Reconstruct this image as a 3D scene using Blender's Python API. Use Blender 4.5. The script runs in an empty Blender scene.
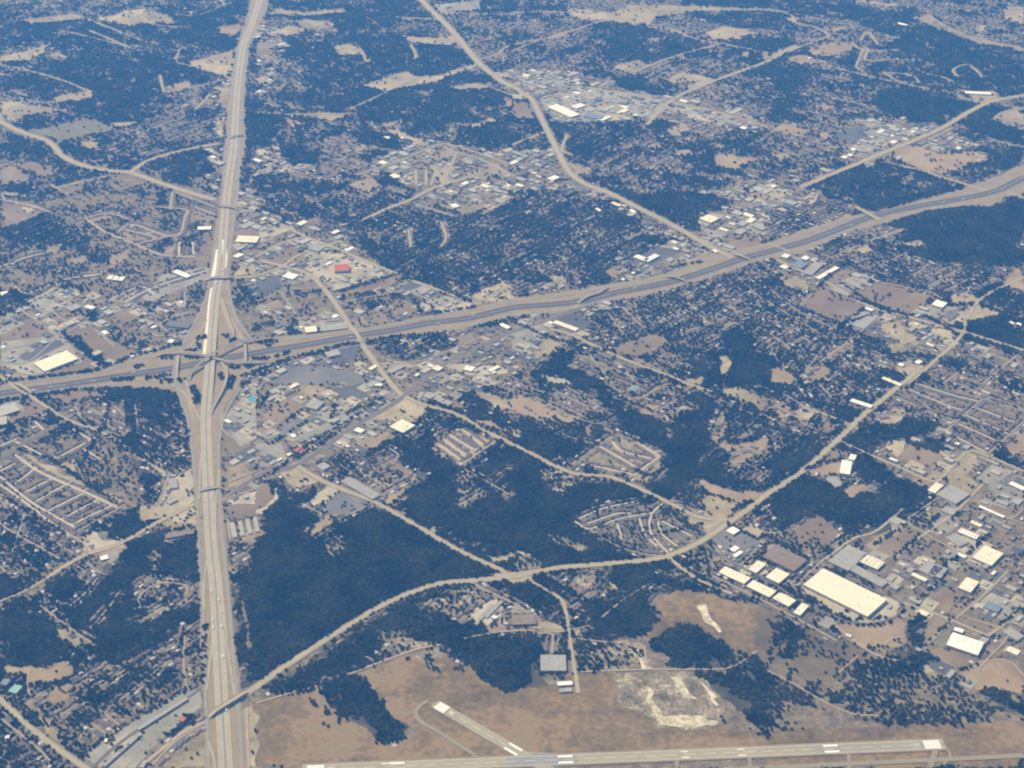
import bpy, bmesh, math, random
import numpy as np
from mathutils import Vector

# ---------------------------------------------------------------- camera, sky, sun, exposure
S = bpy.context.scene
C = S.collection
R_ = math.radians
H = 3400.0                       # height of the aircraft window above the ground, m
FPX = 1586.0                     # focal length in picture widths of 1024
PITCH = R_(30.8)                 # below the horizontal
cam_d = bpy.data.cameras.new('camera')
cam = bpy.data.objects.new('camera', cam_d); C.objects.link(cam)
cam.location = (0, 0, H)
cam.rotation_euler = (math.pi / 2 - PITCH, 0, 0)
cam_d.sensor_width = 36; cam_d.lens = FPX / 1024 * 36
cam_d.clip_start = 1; cam_d.clip_end = 80000
S.camera = cam
SUN_EL = 46.0
SUN_AZ = -50.0                   # degrees from +Y, negative = to the left of the view
world = bpy.data.worlds.new('World'); S.world = world; world.use_nodes = True
nt = world.node_tree
bg = nt.nodes['Background']
sky = nt.nodes.new('ShaderNodeTexSky'); sky.sky_type = 'NISHITA'; sky.sun_disc = False
sky.sun_elevation = R_(SUN_EL); sky.sun_rotation = R_(SUN_AZ)
sky.altitude = 200
nt.links.new(sky.outputs[0], bg.inputs[0]); bg.inputs[1].default_value = 0.12
sl = bpy.data.lights.new('sun', 'SUN'); sl.energy = 5.0; sl.angle = R_(0.53); sl.color = (1, .91, .77)
sun = bpy.data.objects.new('sun', sl); C.objects.link(sun)
sv = Vector((math.sin(R_(SUN_AZ)) * math.cos(R_(SUN_EL)), math.cos(R_(SUN_AZ)) * math.cos(R_(SUN_EL)), math.sin(R_(SUN_EL))))
sun.rotation_euler = (-sv).to_track_quat('-Z', 'Y').to_euler()
S.render.engine = 'CYCLES'
S.view_settings.view_transform = 'Standard'; S.view_settings.look = 'None'
S.view_settings.exposure = 0.08; S.view_settings.gamma = 1
S.cycles.volume_bounces = 1; S.cycles.max_bounces = 4; S.cycles.diffuse_bounces = 2
S.cycles.glossy_bounces = 1; S.cycles.transmission_bounces = 1; S.cycles.transparent_max_bounces = 4
S.cycles.pixel_filter_type = 'BLACKMAN_HARRIS'; S.cycles.filter_width = 2.1
HAZE_DENSITY = 5.5e-5; HAZE_COLOR = (.11, .37, 1.0)

# ---------------------------------------------------------------- ground survey
TH = PITCH
def at(px, py, z=0.0):
    u = px - 512.0; v = py - 384.0
    down = FPX * math.sin(TH) + v * math.cos(TH)
    fwd = FPX * math.cos(TH) - v * math.sin(TH)
    t = (H - z) / down
    return (u * t, fwd * t)
def mark_of(x, y):                # the survey mark of a point on the ground (numpy arrays)
    fwd = y * math.cos(TH) + H * math.sin(TH)
    up = y * math.sin(TH) - H * math.cos(TH)
    return 512 + FPX * x / fwd, 384 - FPX * up / fwd
NS = np.array((-.7615, .648)); EW = np.array((.648, .7615))   # the street grid: south, west
NSA = math.atan2(NS[1], NS[0]); EWA = math.atan2(EW[1], EW[0])

# ---------------------------------------------------------------- site survey
# Every outline below is a list of survey marks: the tile it lies in (column, row) and the
# marks on that tile; at() turns a mark into a point of the level ground plane.
def marks(tile, s):
    v = [float(a) for a in s.split()]
    c, r = (int(tile[0]), int(tile[1])) if tile != '--' else (0, 0)
    if tile == '--':
        return [(v[i], v[i + 1]) for i in range(0, len(v), 2)]
    return [(256 * c + v[i] / 4, 192 * r + v[i + 1] / 4) for i in range(0, len(v), 2)]

# zone kinds: F wood, S old suburb, N new subdivision, C commercial, O open, W scrub
ZONES = []
def Z(kind, tile, s, dens=None, name=None): ZONES.append((kind, marks(tile, s), dens, name))
# --- broad zones
Z('W', '--', '520 640 700 590 1024 640 1024 768 250 768 250 700 520 690', .1)
Z('N', '--', '0 235 75 180 150 165 222 200 215 300 190 340 120 350 40 330 0 300', .22, 'west of the freeway above the interchange')
Z('C', '--', '0 320 60 290 120 300 200 300 210 330 180 350 110 366 0 386', .08)
Z('C', '--', '236 190 300 210 380 265 420 292 512 300 512 310 256 340 232 330 228 250', .10)
Z('C', '--', '232 395 256 378 330 350 480 330 600 300 625 312 560 345 500 385 430 400 330 470 260 500 225 520 222 400', .07)
Z('C', '--', '500 70 560 70 750 110 760 135 700 120 640 125 570 130 540 110', .06)
Z('C', '--', '370 160 420 140 500 150 550 150 590 190 480 212 420 195', .10)
Z('C', '--', '560 190 600 190 690 235 760 190 768 240 690 270 560 300 512 300 512 285 600 280', .14)
Z('C', '--', '700 190 830 170 835 190 800 230 770 240 700 250', .15)
Z('C', '--', '860 540 880 440 940 430 1024 470 1024 700 960 720 900 690', .08)
Z('C', '--', '850 120 920 115 985 150 980 170 900 170 840 160', .10)
Z('C', '--', '768 250 800 250 1024 350 1024 370 900 350 800 300', .10)
# apartment estates
Z('A', '11', '110 360 200 350 260 380 300 440 290 480 180 490 120 420', .3)
Z('A', '11', '0 500 70 500 80 570 0 575', .3)
Z('A', '11', '100 510 170 500 180 570 100 572', .35)
Z('A', '11', '330 420 450 390 560 400 600 430 480 470 360 475', .35)
Z('A', '11', '460 600 560 580 760 570 780 610 640 660 480 640', .45)
Z('A', '01', '920 350 980 350 1024 440 1024 570 990 560 920 440', .35)
Z('A', '01', '740 430 820 430 800 520 760 560 640 560 640 520', .25)
Z('A', '01', '420 510 540 520 590 560 620 600 560 630 460 600', .3)
Z('A', '21', '210 640 320 620 480 690 560 768 380 768 230 700', .4)
Z('A', '21', '0 430 60 420 130 400 120 380 0 350', .3)
Z('A', '22', '330 0 440 0 580 0 560 50 470 100 400 60', .35)
Z('A', '12', '0 0 70 0 40 60 20 110 0 120', .3)
Z('A', '31', '0 90 120 60 240 30 330 70 300 100 180 150 60 180 0 180', .3)
Z('A', '02', '480 80 530 90 540 130 500 150 420 130 340 110', .4)
Z('C', '00', '820 600 900 590 890 768 840 760', .15)
Z('C', '00', '850 350 925 320 910 560 860 560 850 470', .25)
Z('C', '10', '0 580 140 590 230 680 100 700 0 720', .15)
Z('C', '10', '0 90 40 80 130 190 60 330 0 420', .3)
# --- tile 00
Z('F', '00', '0 50 60 80 180 95 250 100 250 140 100 170 0 170')
Z('F', '00', '370 240 520 200 690 250 660 290 440 370 400 400 560 450 620 470 560 520 440 520 380 470 300 440 290 400 380 360 350 310 250 300 300 260')
Z('F', '00', '690 60 740 70 900 20 1010 0 1000 60 930 60 980 100 870 110 880 140 950 150 940 200 840 200 720 180 560 140 540 100 650 100')
Z('F', '00', '600 660 830 600 850 640 850 700 870 760 740 750 550 680')
Z('F', '00', '0 520 120 580 200 610 210 650 300 680 340 720 230 690 120 650 0 640')
Z('F', '00', '60 470 300 470 200 520 90 510')
Z('F', '00', '0 0 90 0 60 30 0 30', .5)
Z('F', '00', '250 560 330 600 430 620 520 640 480 680 340 660 250 610')
Z('F', '00', '780 430 900 430 900 460 800 480 700 470', .8)
# --- tile 10
Z('F', '10', '60 10 380 20 420 60 560 60 550 130 640 190 600 280 430 330 430 380 260 390 200 350 240 200 300 180 330 90 200 80 60 70')
Z('F', '10', '380 0 640 0 620 60 500 60 400 40', .8)
Z('F', '10', '640 150 800 190 860 240 700 290 640 280 560 200 600 180', .8)
Z('F', '10', '760 330 1000 300 1010 340 880 330 780 350 900 380 1000 400 960 430 800 380 740 350', .8)
Z('F', '10', '880 480 1024 460 1024 560 920 610 800 560 820 500', .9)
Z('F', '10', '380 460 480 520 560 540 620 580 560 600 440 580 380 540', .9)
Z('F', '10', '0 560 60 540 200 560 260 640 140 660 100 600')
Z('F', '10', '0 710 100 700 260 730 360 720 380 768 0 768')
Z('F', '10', '660 60 740 90 760 130 640 130', .5)
Z('F', '10', '740 0 1024 0 1024 50 900 60 880 0', .75)
# --- tile 20
Z('F', '20', '480 460 620 480 640 520 600 560 720 570 800 570 820 620 790 680 720 650 700 600 640 590 600 560 500 500')
Z('F', '20', '100 30 200 20 220 40 100 45', .8)
Z('F', '20', '540 340 660 360 650 390 560 380 400 340 440 310', .85)
Z('F', '20', '360 80 520 110 700 160 660 200 560 190 400 180 300 150', .8)
Z('F', '20', '0 480 120 480 130 530 0 580', .8)
Z('F', '20', '200 500 480 470 520 520 400 560 240 540', .75)
Z('F', '20', '880 30 1024 0 1024 40', .9)
Z('F', '20', '700 0 1024 0 1024 30 860 30 700 20', .85)
Z('F', '20', '840 560 1024 560 1024 620 990 620 880 610', .8)
# --- tile 30
Z('F', '30', '0 0 330 0 330 20 480 40 600 40 700 100 800 150 900 170 1024 210 1024 380 920 380 860 360 860 310 800 260 740 270 600 280 520 260 620 240 530 210 400 190 480 170 500 150 440 120 340 80 140 60 0 30')
Z('F', '30', '590 500 700 490 850 420 760 390 500 360 400 380 440 440 560 480', .95)
Z('F', '30', '850 420 1024 440 900 480 1024 520 1024 600 900 550 760 500 780 460', .95)
Z('F', '30', '640 600 800 590 900 580 1024 600 1024 660 900 700 720 700 860 640 850 610 700 610')
Z('F', '30', '130 768 250 700 370 650 450 640 560 670 700 710 830 760 780 800 500 800 400 800 300 768')
Z('F', '30', '250 240 350 200 370 230 340 270 250 260', .9)
# --- tile 01
Z('F', '01', '60 100 200 90 340 130 330 200 420 260 430 280 360 260 200 230 60 200 0 180 0 150', .8)
Z('F', '01', '300 120 440 80 640 100 640 20 680 0 680 60 560 60 420 40 300 90', .3)
Z('F', '01', '630 0 680 0 670 70 630 70')
Z('F', '01', '260 580 290 570 440 680 540 660 470 690 410 700 370 670', 1)
Z('F', '01', '0 390 60 400 110 430 260 370 260 390 110 470 0 410', .9)
Z('F', '01', '330 470 420 460 390 500 350 500', 1)
Z('F', '01', '540 440 610 440 590 480 550 475', .8)
# --- tile 11
Z('F', '11', '0 0 120 20 200 40 400 50 560 0 640 30 430 110 340 130 250 105 100 130 90 90 0 70', .8)
Z('F', '11', '350 140 430 120 600 50 700 60 830 90 900 80 1024 20 1024 300 900 390 840 400 640 340 560 300 420 240 400 190', .72)
Z('F', '11', '400 180 500 160 520 240 600 320 430 250')
Z('F', '11', '450 600 560 580 760 570 790 610 640 670 480 640', .55)
# --- tile 21
Z('F', '21', '0 0 300 0 480 80 560 180 640 200 440 260 400 300 360 380 240 390 160 330 0 330', .7)
Z('F', '21', '380 0 760 0 900 30 860 60 740 100 720 140 560 80', .9)
Z('F', '21', '340 500 520 430 740 370 840 340 1024 280 1024 380 1024 560 800 580 640 580 540 560 380 620 300 590', .6)
Z('F', '21', '740 680 820 640 900 640 1024 640 1024 768 780 768 720 730')
Z('F', '21', '80 715 250 605 290 615 200 690 350 740 340 768 100 768')
Z('F', '21', '830 560 940 560 1000 600 1024 660 900 640 830 620')
# --- tile 31
Z('F', '31', '360 60 460 80 600 30 720 0 200 0 260 30')
Z('F', '31', '560 80 700 60 860 60 940 30 1024 20 1024 290 900 300 700 270 500 230 540 160 480 120', .95)
Z('F', '31', '160 240 330 170 420 180 540 160 500 230 640 270 620 380 460 340 300 280', .6)
Z('F', '31', '0 370 110 400 120 470 370 560 240 650 130 740 0 700', .68)
Z('F', '31', '860 380 960 370 1000 400 960 440 860 430')
Z('F', '31', '740 560 800 520 900 490 980 500 970 540 1024 580 1024 650 920 620 830 600 760 600')
Z('F', '31', '350 600 450 590 400 700 320 740 280 700', .7)
Z('F', '31', '580 300 700 360 860 360 940 310 760 300', .45)
# --- tile 02
Z('F', '02', '440 20 560 10 690 50 700 70 600 80 560 160 600 250 560 280 500 240 540 170 550 60 460 50')
Z('F', '02', '580 80 700 70 740 160 750 300 680 350 600 320 560 280 600 200', .7)
Z('F', '02', '200 300 290 270 330 300 310 330 220 330')
Z('F', '02', '500 290 560 300 620 360 630 440 570 480 580 400')
Z('F', '02', '400 590 560 480 580 560 480 620 420 625')
Z('F', '02', '480 650 650 570 640 620 780 630 795 768 430 768 420 720 490 690')
Z('S', '02', '0 480 40 460 300 640 330 690 200 768 0 768', .55, 'in the dark wooded blocks at the left edge')
Z('S', '02', '230 80 550 60 540 160 490 240 300 160', .35, 'left of the lower freeway under the interstate')
Z('N', '02', '0 220 120 140 270 190 500 250 570 300 560 470 480 480 300 620 0 430', .17, 'in the new rows of streets at the left edge')
# --- tile 12
Z('F', '12', '30 390 100 370 150 440 280 400 180 490 240 510 210 620 330 550 460 480 560 530 740 630 980 720 1010 768 0 768 0 680 20 560 80 480')
Z('F', '12', '380 280 520 230 640 210 700 190 740 280 820 340 1024 470 1024 670 900 700 780 620 640 540 580 500 620 470 640 360 540 280')
Z('F', '12', '780 40 830 20 870 60 1024 150 1024 180 880 120')
Z('F', '12', '830 340 960 260 1024 240 1024 400', .9)
# --- tile 22
Z('F', '22', '0 250 160 330 240 370 440 390 600 470 500 460 240 530 280 590 480 670 600 700 300 740 0 760 0 600')
Z('F', '22', '100 0 360 0 400 80 460 100 500 100 520 140 560 120 640 230 600 260 480 220 380 170 420 130 300 50')
Z('F', '22', '0 120 80 130 240 200 320 240 270 290 160 300 0 210', .85)
Z('F', '22', '600 180 800 200 760 270 900 310 880 350 960 400 1024 390 960 420 850 410 740 380 700 420 740 450 650 470 520 410 620 340 600 230')
Z('F', '22', '660 130 740 30 830 60 780 200 680 220')
Z('F', '22', '740 0 900 0 960 20 840 40', .9)
Z('F', '22', '360 740 560 710 640 750 640 768 360 768', .9)
Z('F', '22', '800 480 880 470 900 500 840 510', .9)
Z('S', '22', '820 100 980 120 1024 200 860 260 800 200', .6, 'in the wooded blocks right of the middle')
# --- tile 32
Z('F', '32', '0 280 170 280 170 310 60 390 0 400')
Z('F', '32', '300 220 420 150 520 160 560 130 700 150 640 190 500 230 420 270 340 250')
Z('F', '32', '0 440 120 360 300 430 440 400 520 370 640 420 690 470 560 540 420 600 320 620 240 560 190 520 60 570 0 570', .95)
Z('F', '32', '580 220 640 210 760 250 720 290 600 240')
Z('F', '32', '270 80 380 100 380 140 290 130', .9)
Z('F', '32', '880 280 940 270 1024 310 1024 340')
Z('F', '32', '360 280 480 320 520 360 380 380 340 350')
Z('N', '32', '500 60 600 0 860 60 1024 130 1024 180 880 290 700 200 760 140', .22, 'in the straight rows of streets near the right edge')
# --- tile 03
Z('F', '03', '0 0 120 0 80 80 0 110')
Z('F', '03', '0 130 90 80 130 170 300 300 300 340 240 340 100 360 0 350')
Z('F', '03', '180 50 280 0 560 0 540 80 600 180 800 110 800 190 660 210 500 330 380 370 380 270 240 160')
Z('F', '03', '0 650 60 600 200 640 300 768 0 768', .6)
Z('S', '03', '150 480 380 370 500 330 560 280 700 210 800 250 800 450 620 500 330 700 240 640 160 560', .62, 'among trees left of the freeway at the bottom')
Z('S', '03', '0 510 120 600 300 768 0 768', .66, 'in the bottom left corner')
Z('S', '03', '540 40 620 0 760 20 790 80 600 170 560 130', .35, 'in the clearing left of the lower freeway')
Z('F', '03', '920 0 1024 0 1024 420 960 450 940 280')
Z('F', '03', '760 340 790 440 740 430 750 380', .5)
# --- tile 13
Z('F', '13', '0 0 1000 0 860 20 720 50 560 90 440 160 280 260 120 370 0 430')
Z('F', '13', '10 460 140 400 290 280 450 190 620 90 720 60 780 70 660 110 680 150 860 180 1024 270 1024 450 930 430 800 330 750 310 740 270 500 250 480 300 350 380 200 440')
Z('F', '13', '250 440 340 400 450 430 500 510 600 600 560 640 490 655 430 610 350 560 300 490')
Z('F', '13', '920 30 1024 10 1024 90 950 60')
# --- tile 23
Z('F', '23', '0 100 180 190 200 60 90 10 0 30')
Z('F', '23', '70 0 200 70 310 180 250 260 380 260 520 210 580 150 460 110 540 30 900 100 700 0 480 0 360 0 420 60 370 110 260 80 170 20')
Z('F', '23', '600 260 680 200 780 240 900 320 860 370 660 360 600 280')
Z('F', '23', '740 400 830 380 920 420 930 350 960 340 1024 400 1024 600 940 560 830 480')
Z('F', '23', '0 260 100 280 110 370 130 430 0 460')
# --- tile 33
Z('W', '33', '0 120 340 240 490 360 620 440 520 600 0 610', .3)
Z('F', '33', '150 250 230 240 350 300 380 330 300 400 170 390', .35)
Z('F', '33', '400 310 500 360 600 400 700 450 690 590 500 600 340 560 260 440 300 380', .58)
Z('F', '33', '500 290 600 280 620 380 520 380')
Z('F', '33', '570 210 600 150 650 140 620 280 560 260')
Z('F', '33', '610 300 720 340 740 370 620 330')
Z('F', '33', '620 420 740 390 880 520 970 580 860 600 700 600', .48)
Z('F', '33', '860 470 920 440 1000 510 1024 540 940 530')
Z('F', '33', '745 740 890 740 1024 730 1024 768 745 768')
Z('F', '33', '0 440 100 430 160 500 100 520 0 500', .7)

Z('N', '22', '240 540 290 510 430 470 550 480 620 475 740 510 770 610 640 690 520 680 330 590', .25)
Z('N', '22', '310 330 360 240 400 200 500 230 620 280 540 340 490 365', .15)
Z('N', '12', '690 260 780 195 840 180 960 225 840 325', .12)
# fields and bare or paved grounds: kind t tan grass, b ploughed brown, o orange brown, g grey lot,
# p pale dirt, G green turf, a dark asphalt, w white caliche, k dark parking
FIELDS = []
def F(kind, tile, s, label=None): FIELDS.append((kind, marks(tile, s), label))
for k, s in [('t','70 80 300 55 370 70 340 80 130 95'),('t','380 75 540 40 640 50 690 75 700 100 610 95 520 110 420 90'),
 ('o','860 110 960 95 980 110 930 145 880 135'),('t','740 250 930 200 935 300 880 300 800 280'),('p','820 270 890 265 900 285 860 290'),
 ('o','660 345 760 325 770 345 670 365'),('t','0 225 100 205 220 170 180 210 100 245 0 250'),('t','190 220 230 210 280 230 220 235'),
 ('t','210 390 300 370 340 350 375 385 320 405 220 415'),('t','0 410 60 405 160 425 300 445 180 450 60 475 0 480'),
 ('G','110 525 240 500 350 475 430 500 440 525 330 545 240 560 190 550'),('t','440 490 580 485 500 515 450 510'),('o','320 560 400 570 380 600 330 590'),
 ('b','0 670 60 665 135 705 0 750'),('b','65 660 130 650 240 680 190 715 110 690'),('p','480 45 580 35 590 50 460 65'),
 ('t','870 350 920 345 920 420 880 420'),('p','720 40 800 45 770 60'),('t','860 480 900 465 895 550 870 540')]: F(k,'00',s)
for k, s in [('t','40 60 80 35 200 50 340 30 370 50 200 65'),('t','150 85 210 70 320 95 240 125 180 110'),('t','20 130 150 100 200 120 130 150'),
 ('b','0 170 60 170 80 205 0 240'),('t','300 185 370 170 420 195 450 230 450 265 400 220 340 230'),('t','0 310 50 290 60 320 20 335'),
 ('b','60 345 100 345 130 370 70 360'),('t','560 70 740 75 740 80 560 78'),('t','565 140 640 150 810 145 815 180 690 180 590 165'),
 ('t','420 345 520 300 610 285 640 305 720 300 880 250 890 262 830 290 740 320 640 345 550 365 480 358'),
 ('t','950 285 1024 295 1024 315 980 312'),('t','780 345 880 330 960 345 900 358 800 362'),('o','980 390 1024 390 1024 430 990 425'),
 ('t','180 465 250 445 370 455 360 480 240 480'),('o','110 470 200 495 190 505 120 498'),('o','385 590 430 585 440 605 400 605'),
 ('t','500 500 580 475 600 490 530 505'),('t','510 520 560 515 720 580 640 575'),('t','850 500 930 470 970 480 900 500 870 515'),
 ('o','665 630 790 590 810 610 740 640'),('t','360 740 440 710 520 745 440 768'),('t','830 700 960 650 1010 690 900 720'),
 ('p','0 600 50 600 30 620 0 630'),('p','150 665 190 650 230 665 180 678'),('o','920 655 980 660 980 675 940 670'),
 ('t','650 668 800 665 760 750 740 755 720 680'),('g','710 20 890 0 900 40 740 55')]: F(k,'10',s)
for k, s in [('t','210 30 400 50 480 20 640 20 1024 35 1024 45 700 48 580 70 540 95 480 100 380 80 300 82 230 50'),
 ('p','300 60 370 50 380 75 320 80'),('o','150 145 210 130 230 140 170 155'),('t','770 130 850 105 930 115 990 135 900 160 800 160'),
 ('t','400 265 500 235 550 265 480 300'),('t','610 315 680 285 760 300 810 320 720 330 640 330'),('g','690 345 790 315 800 330 720 360'),
 ('g','0 290 60 290 300 350 560 380 600 410 640 430 560 475 440 450 430 485 300 490 200 490 130 430 100 380 40 330'),
 ('g','640 430 680 420 880 460 940 510 880 510 740 480 640 445'),('t','610 520 670 490 720 510 650 550'),('o','640 600 720 595 720 620 670 630'),
 ('o','800 615 860 620 990 630 960 650 890 685 810 660'),('o','815 575 850 575 850 600 820 600'),('t','530 580 590 575 600 590 550 597'),
 ('t','220 650 350 680 260 700'),('p','0 380 60 370 60 400 0 400'),('b','0 405 70 410 90 480 0 480'),('o','1000 210 1024 200 1024 250 1000 240'),
 ('p','330 490 440 450 430 475 370 490'),('t','905 210 950 205 950 230 915 232'),('t','540 155 590 150 590 170 550 170')]: F(k,'20',s)
for k, s in [('t','310 0 360 10 480 30 520 20 420 5 380 0'),('t','560 70 640 55 700 100 800 140 900 165 1024 195 1024 205 850 175 760 150'),
 ('o','220 120 300 105 310 115 240 135'),('t','60 70 140 70 130 80 80 90'),('o','150 200 230 170 320 170 340 200 250 225 180 225'),
 ('o','60 230 130 220 240 245 200 258 90 250'),('t','0 215 100 180 140 190 60 225 0 235'),('o','180 425 230 415 270 430 210 440'),
 ('o','10 510 60 495 160 520 150 540 60 540'),('t','200 535 250 525 265 550 220 560'),('g','340 490 380 480 590 510 600 535 500 570 380 610 320 590 400 560 390 510'),
 ('k','270 540 340 505 400 525 370 560 290 565'),('G','310 505 350 500 360 510 320 520'),('o','510 590 580 580 700 620 790 600 850 610 860 635 700 700 560 660 500 615'),
 ('t','360 635 480 595 500 620 400 645'),('t','780 370 900 360 930 380 880 430 820 400'),('t','890 465 980 430 1024 440 1024 500 940 490'),
 ('g','690 10 750 10 740 20'),('t','820 100 880 105 870 130 830 125'),('t','940 40 980 20 1024 30 1024 100 950 80'),
 ('t','30 620 80 610 75 650 40 650'),('p','780 365 920 370 900 385 800 380'),('o','940 690 1024 660 1024 690 930 730')]: F(k,'30',s)
for k, s in [('b','0 20 60 30 130 40 195 85 0 155'),('p','80 55 130 40 160 70 110 85'),('t','0 0 60 0 130 15 0 20'),('o','330 110 420 85 440 95 370 125'),
 ('t','470 160 530 125 700 170 600 210 530 195'),('o','510 125 680 175 640 190 500 150'),('b','750 70 830 60 860 75 860 130 750 100'),
 ('o','440 260 500 240 520 270 470 290 430 285'),('o','690 210 720 205 720 250 650 240'),('b','780 260 835 255 840 300 780 310'),
 ('b','800 210 850 200 850 240 805 255'),('g','100 440 220 385 310 390 320 400 250 460 180 490'),('t','100 405 260 350 275 365 110 415'),
 ('p','190 545 330 490 355 505 240 555'),('b','0 565 110 510 215 570 0 620'),('b','275 570 350 535 530 640 470 680 430 675'),
 ('b','0 340 40 350 60 380 0 390'),('k','60 660 220 590 280 600 120 680'),('t','20 755 80 715 130 740 40 760'),('b','290 690 360 660 410 700 150 745'),
 ('g','0 600 250 570 330 680 130 735 70 720 0 690'),('t','450 430 540 390 610 410 500 440'),('b','460 490 520 465 560 505 490 525'),
 ('t','560 650 700 600 720 615 560 670'),('t','180 210 250 215 230 250 190 240'),('p','330 330 430 310 430 320 370 345'),
 ('g','0 500 40 480 100 530 0 560'),('t','260 270 350 250 350 280 270 290'),('k','640 560 680 520 770 525 760 550 690 555 680 565'),
 ('b','930 160 1024 145 1024 175 940 175'),('t','930 320 1024 280 1024 330 950 335'),('g','650 330 830 300 840 340 700 400 600 440 560 420')]: F(k,'01',s)
for k, s in [('b','60 240 140 220 220 270 110 300 70 285'),('p','150 290 230 275 260 240 340 250 540 320 340 390 300 400 310 380'),
 ('b','120 310 180 300 320 370 310 400 270 385 220 330'),('b','310 410 350 390 450 360 540 320 620 350 480 395 330 415'),
 ('b','330 235 440 270 500 310 450 300 340 255'),('k','0 355 80 335 110 380 0 420'),('g','150 220 230 200 290 235 230 255'),
 ('g','560 380 620 355 720 385 650 420 580 405'),('k','560 385 620 360 665 375 600 405'),('g','250 530 360 515 370 550 260 560'),
 ('g','160 500 240 500 240 540 180 550'),('b','450 490 520 485 530 520 480 530'),('b','540 480 580 445 600 495 550 510'),
 ('b','580 450 630 440 650 480 600 490'),('p','640 450 740 430 860 440 880 460 740 480 680 490'),('t','370 520 440 495 450 530 390 545'),
 ('o','40 450 90 430 120 460 60 480'),('p','0 155 100 130 150 150 60 190 0 210'),('b','150 115 250 100 260 125 180 125'),
 ('t','370 85 420 90 400 105 370 105'),('t','740 60 960 40 900 75 840 95'),('t','560 0 620 10 580 20'),('k','700 0 820 10 740 25'),
 ('k','290 630 400 610 410 640 370 690 310 680'),('a','70 740 190 690 400 720 440 768 60 768'),('t','500 680 600 670 610 690 520 710'),
 ('b','800 580 870 560 880 610 820 610'),('t','520 715 580 690 640 690 560 730'),('t','860 410 1000 350 1024 370 1024 430 900 440 870 425'),
 ('b','770 560 860 540 870 550 790 572'),('p','740 700 860 690 1010 700 1000 725 860 730'),('t','380 580 400 575 395 585 375 587')]: F(k,'11',s)
for k, s in [('k','430 260 560 215 690 235 560 290 470 285'),('t','580 210 660 205 670 220 600 235'),('p','720 120 800 85 870 100 800 130'),
 ('b','870 50 930 30 960 60 920 75'),('t','640 330 800 260 860 240 1024 200 1024 215 880 250 700 320 660 340'),('k','160 515 240 485 310 510 310 540 260 560'),
 ('b','390 620 560 560 635 590 540 650 460 655'),('t','810 665 860 650 885 690 860 730 820 735'),('t','700 740 760 735 770 768 680 768'),
 ('o','360 310 440 310 430 340 380 345'),('t','140 330 200 340 230 370 150 360'),('t','170 240 230 260 220 280 170 265'),
 ('o','940 10 1020 0 1024 30 960 40'),('b','860 190 900 160 1000 200 980 230 880 240'),('t','120 590 220 580 230 620 120 660 60 700'),
 ('g','0 560 100 520 150 560 80 620 0 640'),('p','100 720 220 750 260 768 150 768'),('g','760 150 1000 120 1020 170 880 160 800 190')]: F(k,'21',s)
for k, s in [('b','115 460 210 390 385 460 290 525'),('b','330 410 440 355 520 370 660 420 590 485 480 470'),('b','190 350 290 310 340 325 250 370'),
 ('g','250 385 350 320 410 345 320 405'),('t','40 340 110 340 180 385 150 405 60 370'),('g','80 270 130 260 150 300 100 300'),
 ('g','590 490 650 450 760 460 700 500 640 510'),('t','690 500 830 450 930 480 900 500 800 520 740 540'),('o','930 360 1000 300 1024 320 1024 400 960 380'),
 ('t','740 410 830 410 860 440 720 450'),('t','640 540 750 560 740 590 660 580'),('t','420 540 520 520 600 590 560 610 480 570'),
 ('o','140 700 230 690 260 720 180 768 150 768'),('o','0 710 60 700 130 730 100 768 0 768'),('o','230 640 350 590 340 620 250 680'),
 ('t','460 610 560 600 540 650 480 650'),('t','500 690 560 670 620 700 580 740 500 720'),('t','290 225 400 210 420 240 330 240'),
 ('t','520 200 600 190 640 215 560 220'),('o','870 620 930 620 920 640'),('t','400 190 520 145 540 155 420 200'),('p','960 510 1024 540 1020 550 950 525'),
 ('t','0 0 90 0 60 20 0 40'),('t','200 90 300 80 380 110 180 160')]: F(k,'31',s)
for k, s in [('g','0 80 85 60 100 110 35 125 40 145 0 160'),('p','0 95 60 75 70 105 30 110'),('b','90 60 130 55 200 100 40 165 40 130 105 110'),
 ('b','150 50 300 25 400 30 410 45 240 80'),('t','60 280 100 260 170 310 470 460 500 480 440 510 120 330'),('t','80 265 130 290 180 330 150 330'),
 ('p','320 620 370 590 410 610 440 630 500 620 480 650 380 680 330 670'),('p','660 420 680 380 750 350 770 330 775 440 770 500 740 560 640 540 620 490'),
 ('t','560 490 640 480 660 530 620 570 560 550'),('t','640 560 780 500 780 560 680 580'),('o','660 590 770 580 775 600 670 615'),
 ('b','880 190 980 210 985 270 890 280'),('g','900 130 1000 20 1024 20 1024 220 960 250 920 190'),('o','430 620 500 640 490 680 450 700 390 690'),
 ('t','0 450 40 470 20 500 0 500'),('t','590 540 670 530 650 560 600 565'),('b','770 10 790 20 800 70 785 80'),
 ('t','900 330 960 310 1024 370 1024 400 910 410'),('p','910 460 1024 430 1024 480 920 485'),('b','920 490 1024 470 1024 520 920 540'),
 ('t','960 600 1024 580 1024 620 980 630'),('t','240 330 300 310 310 340 280 350'),('x','580 700 620 640 640 680 640 768 590 768'),
 ('G','395 590 440 590 430 620 400 610'),('g','400 690 460 660 480 690 440 720')]: F(k,'02',s)
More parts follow.
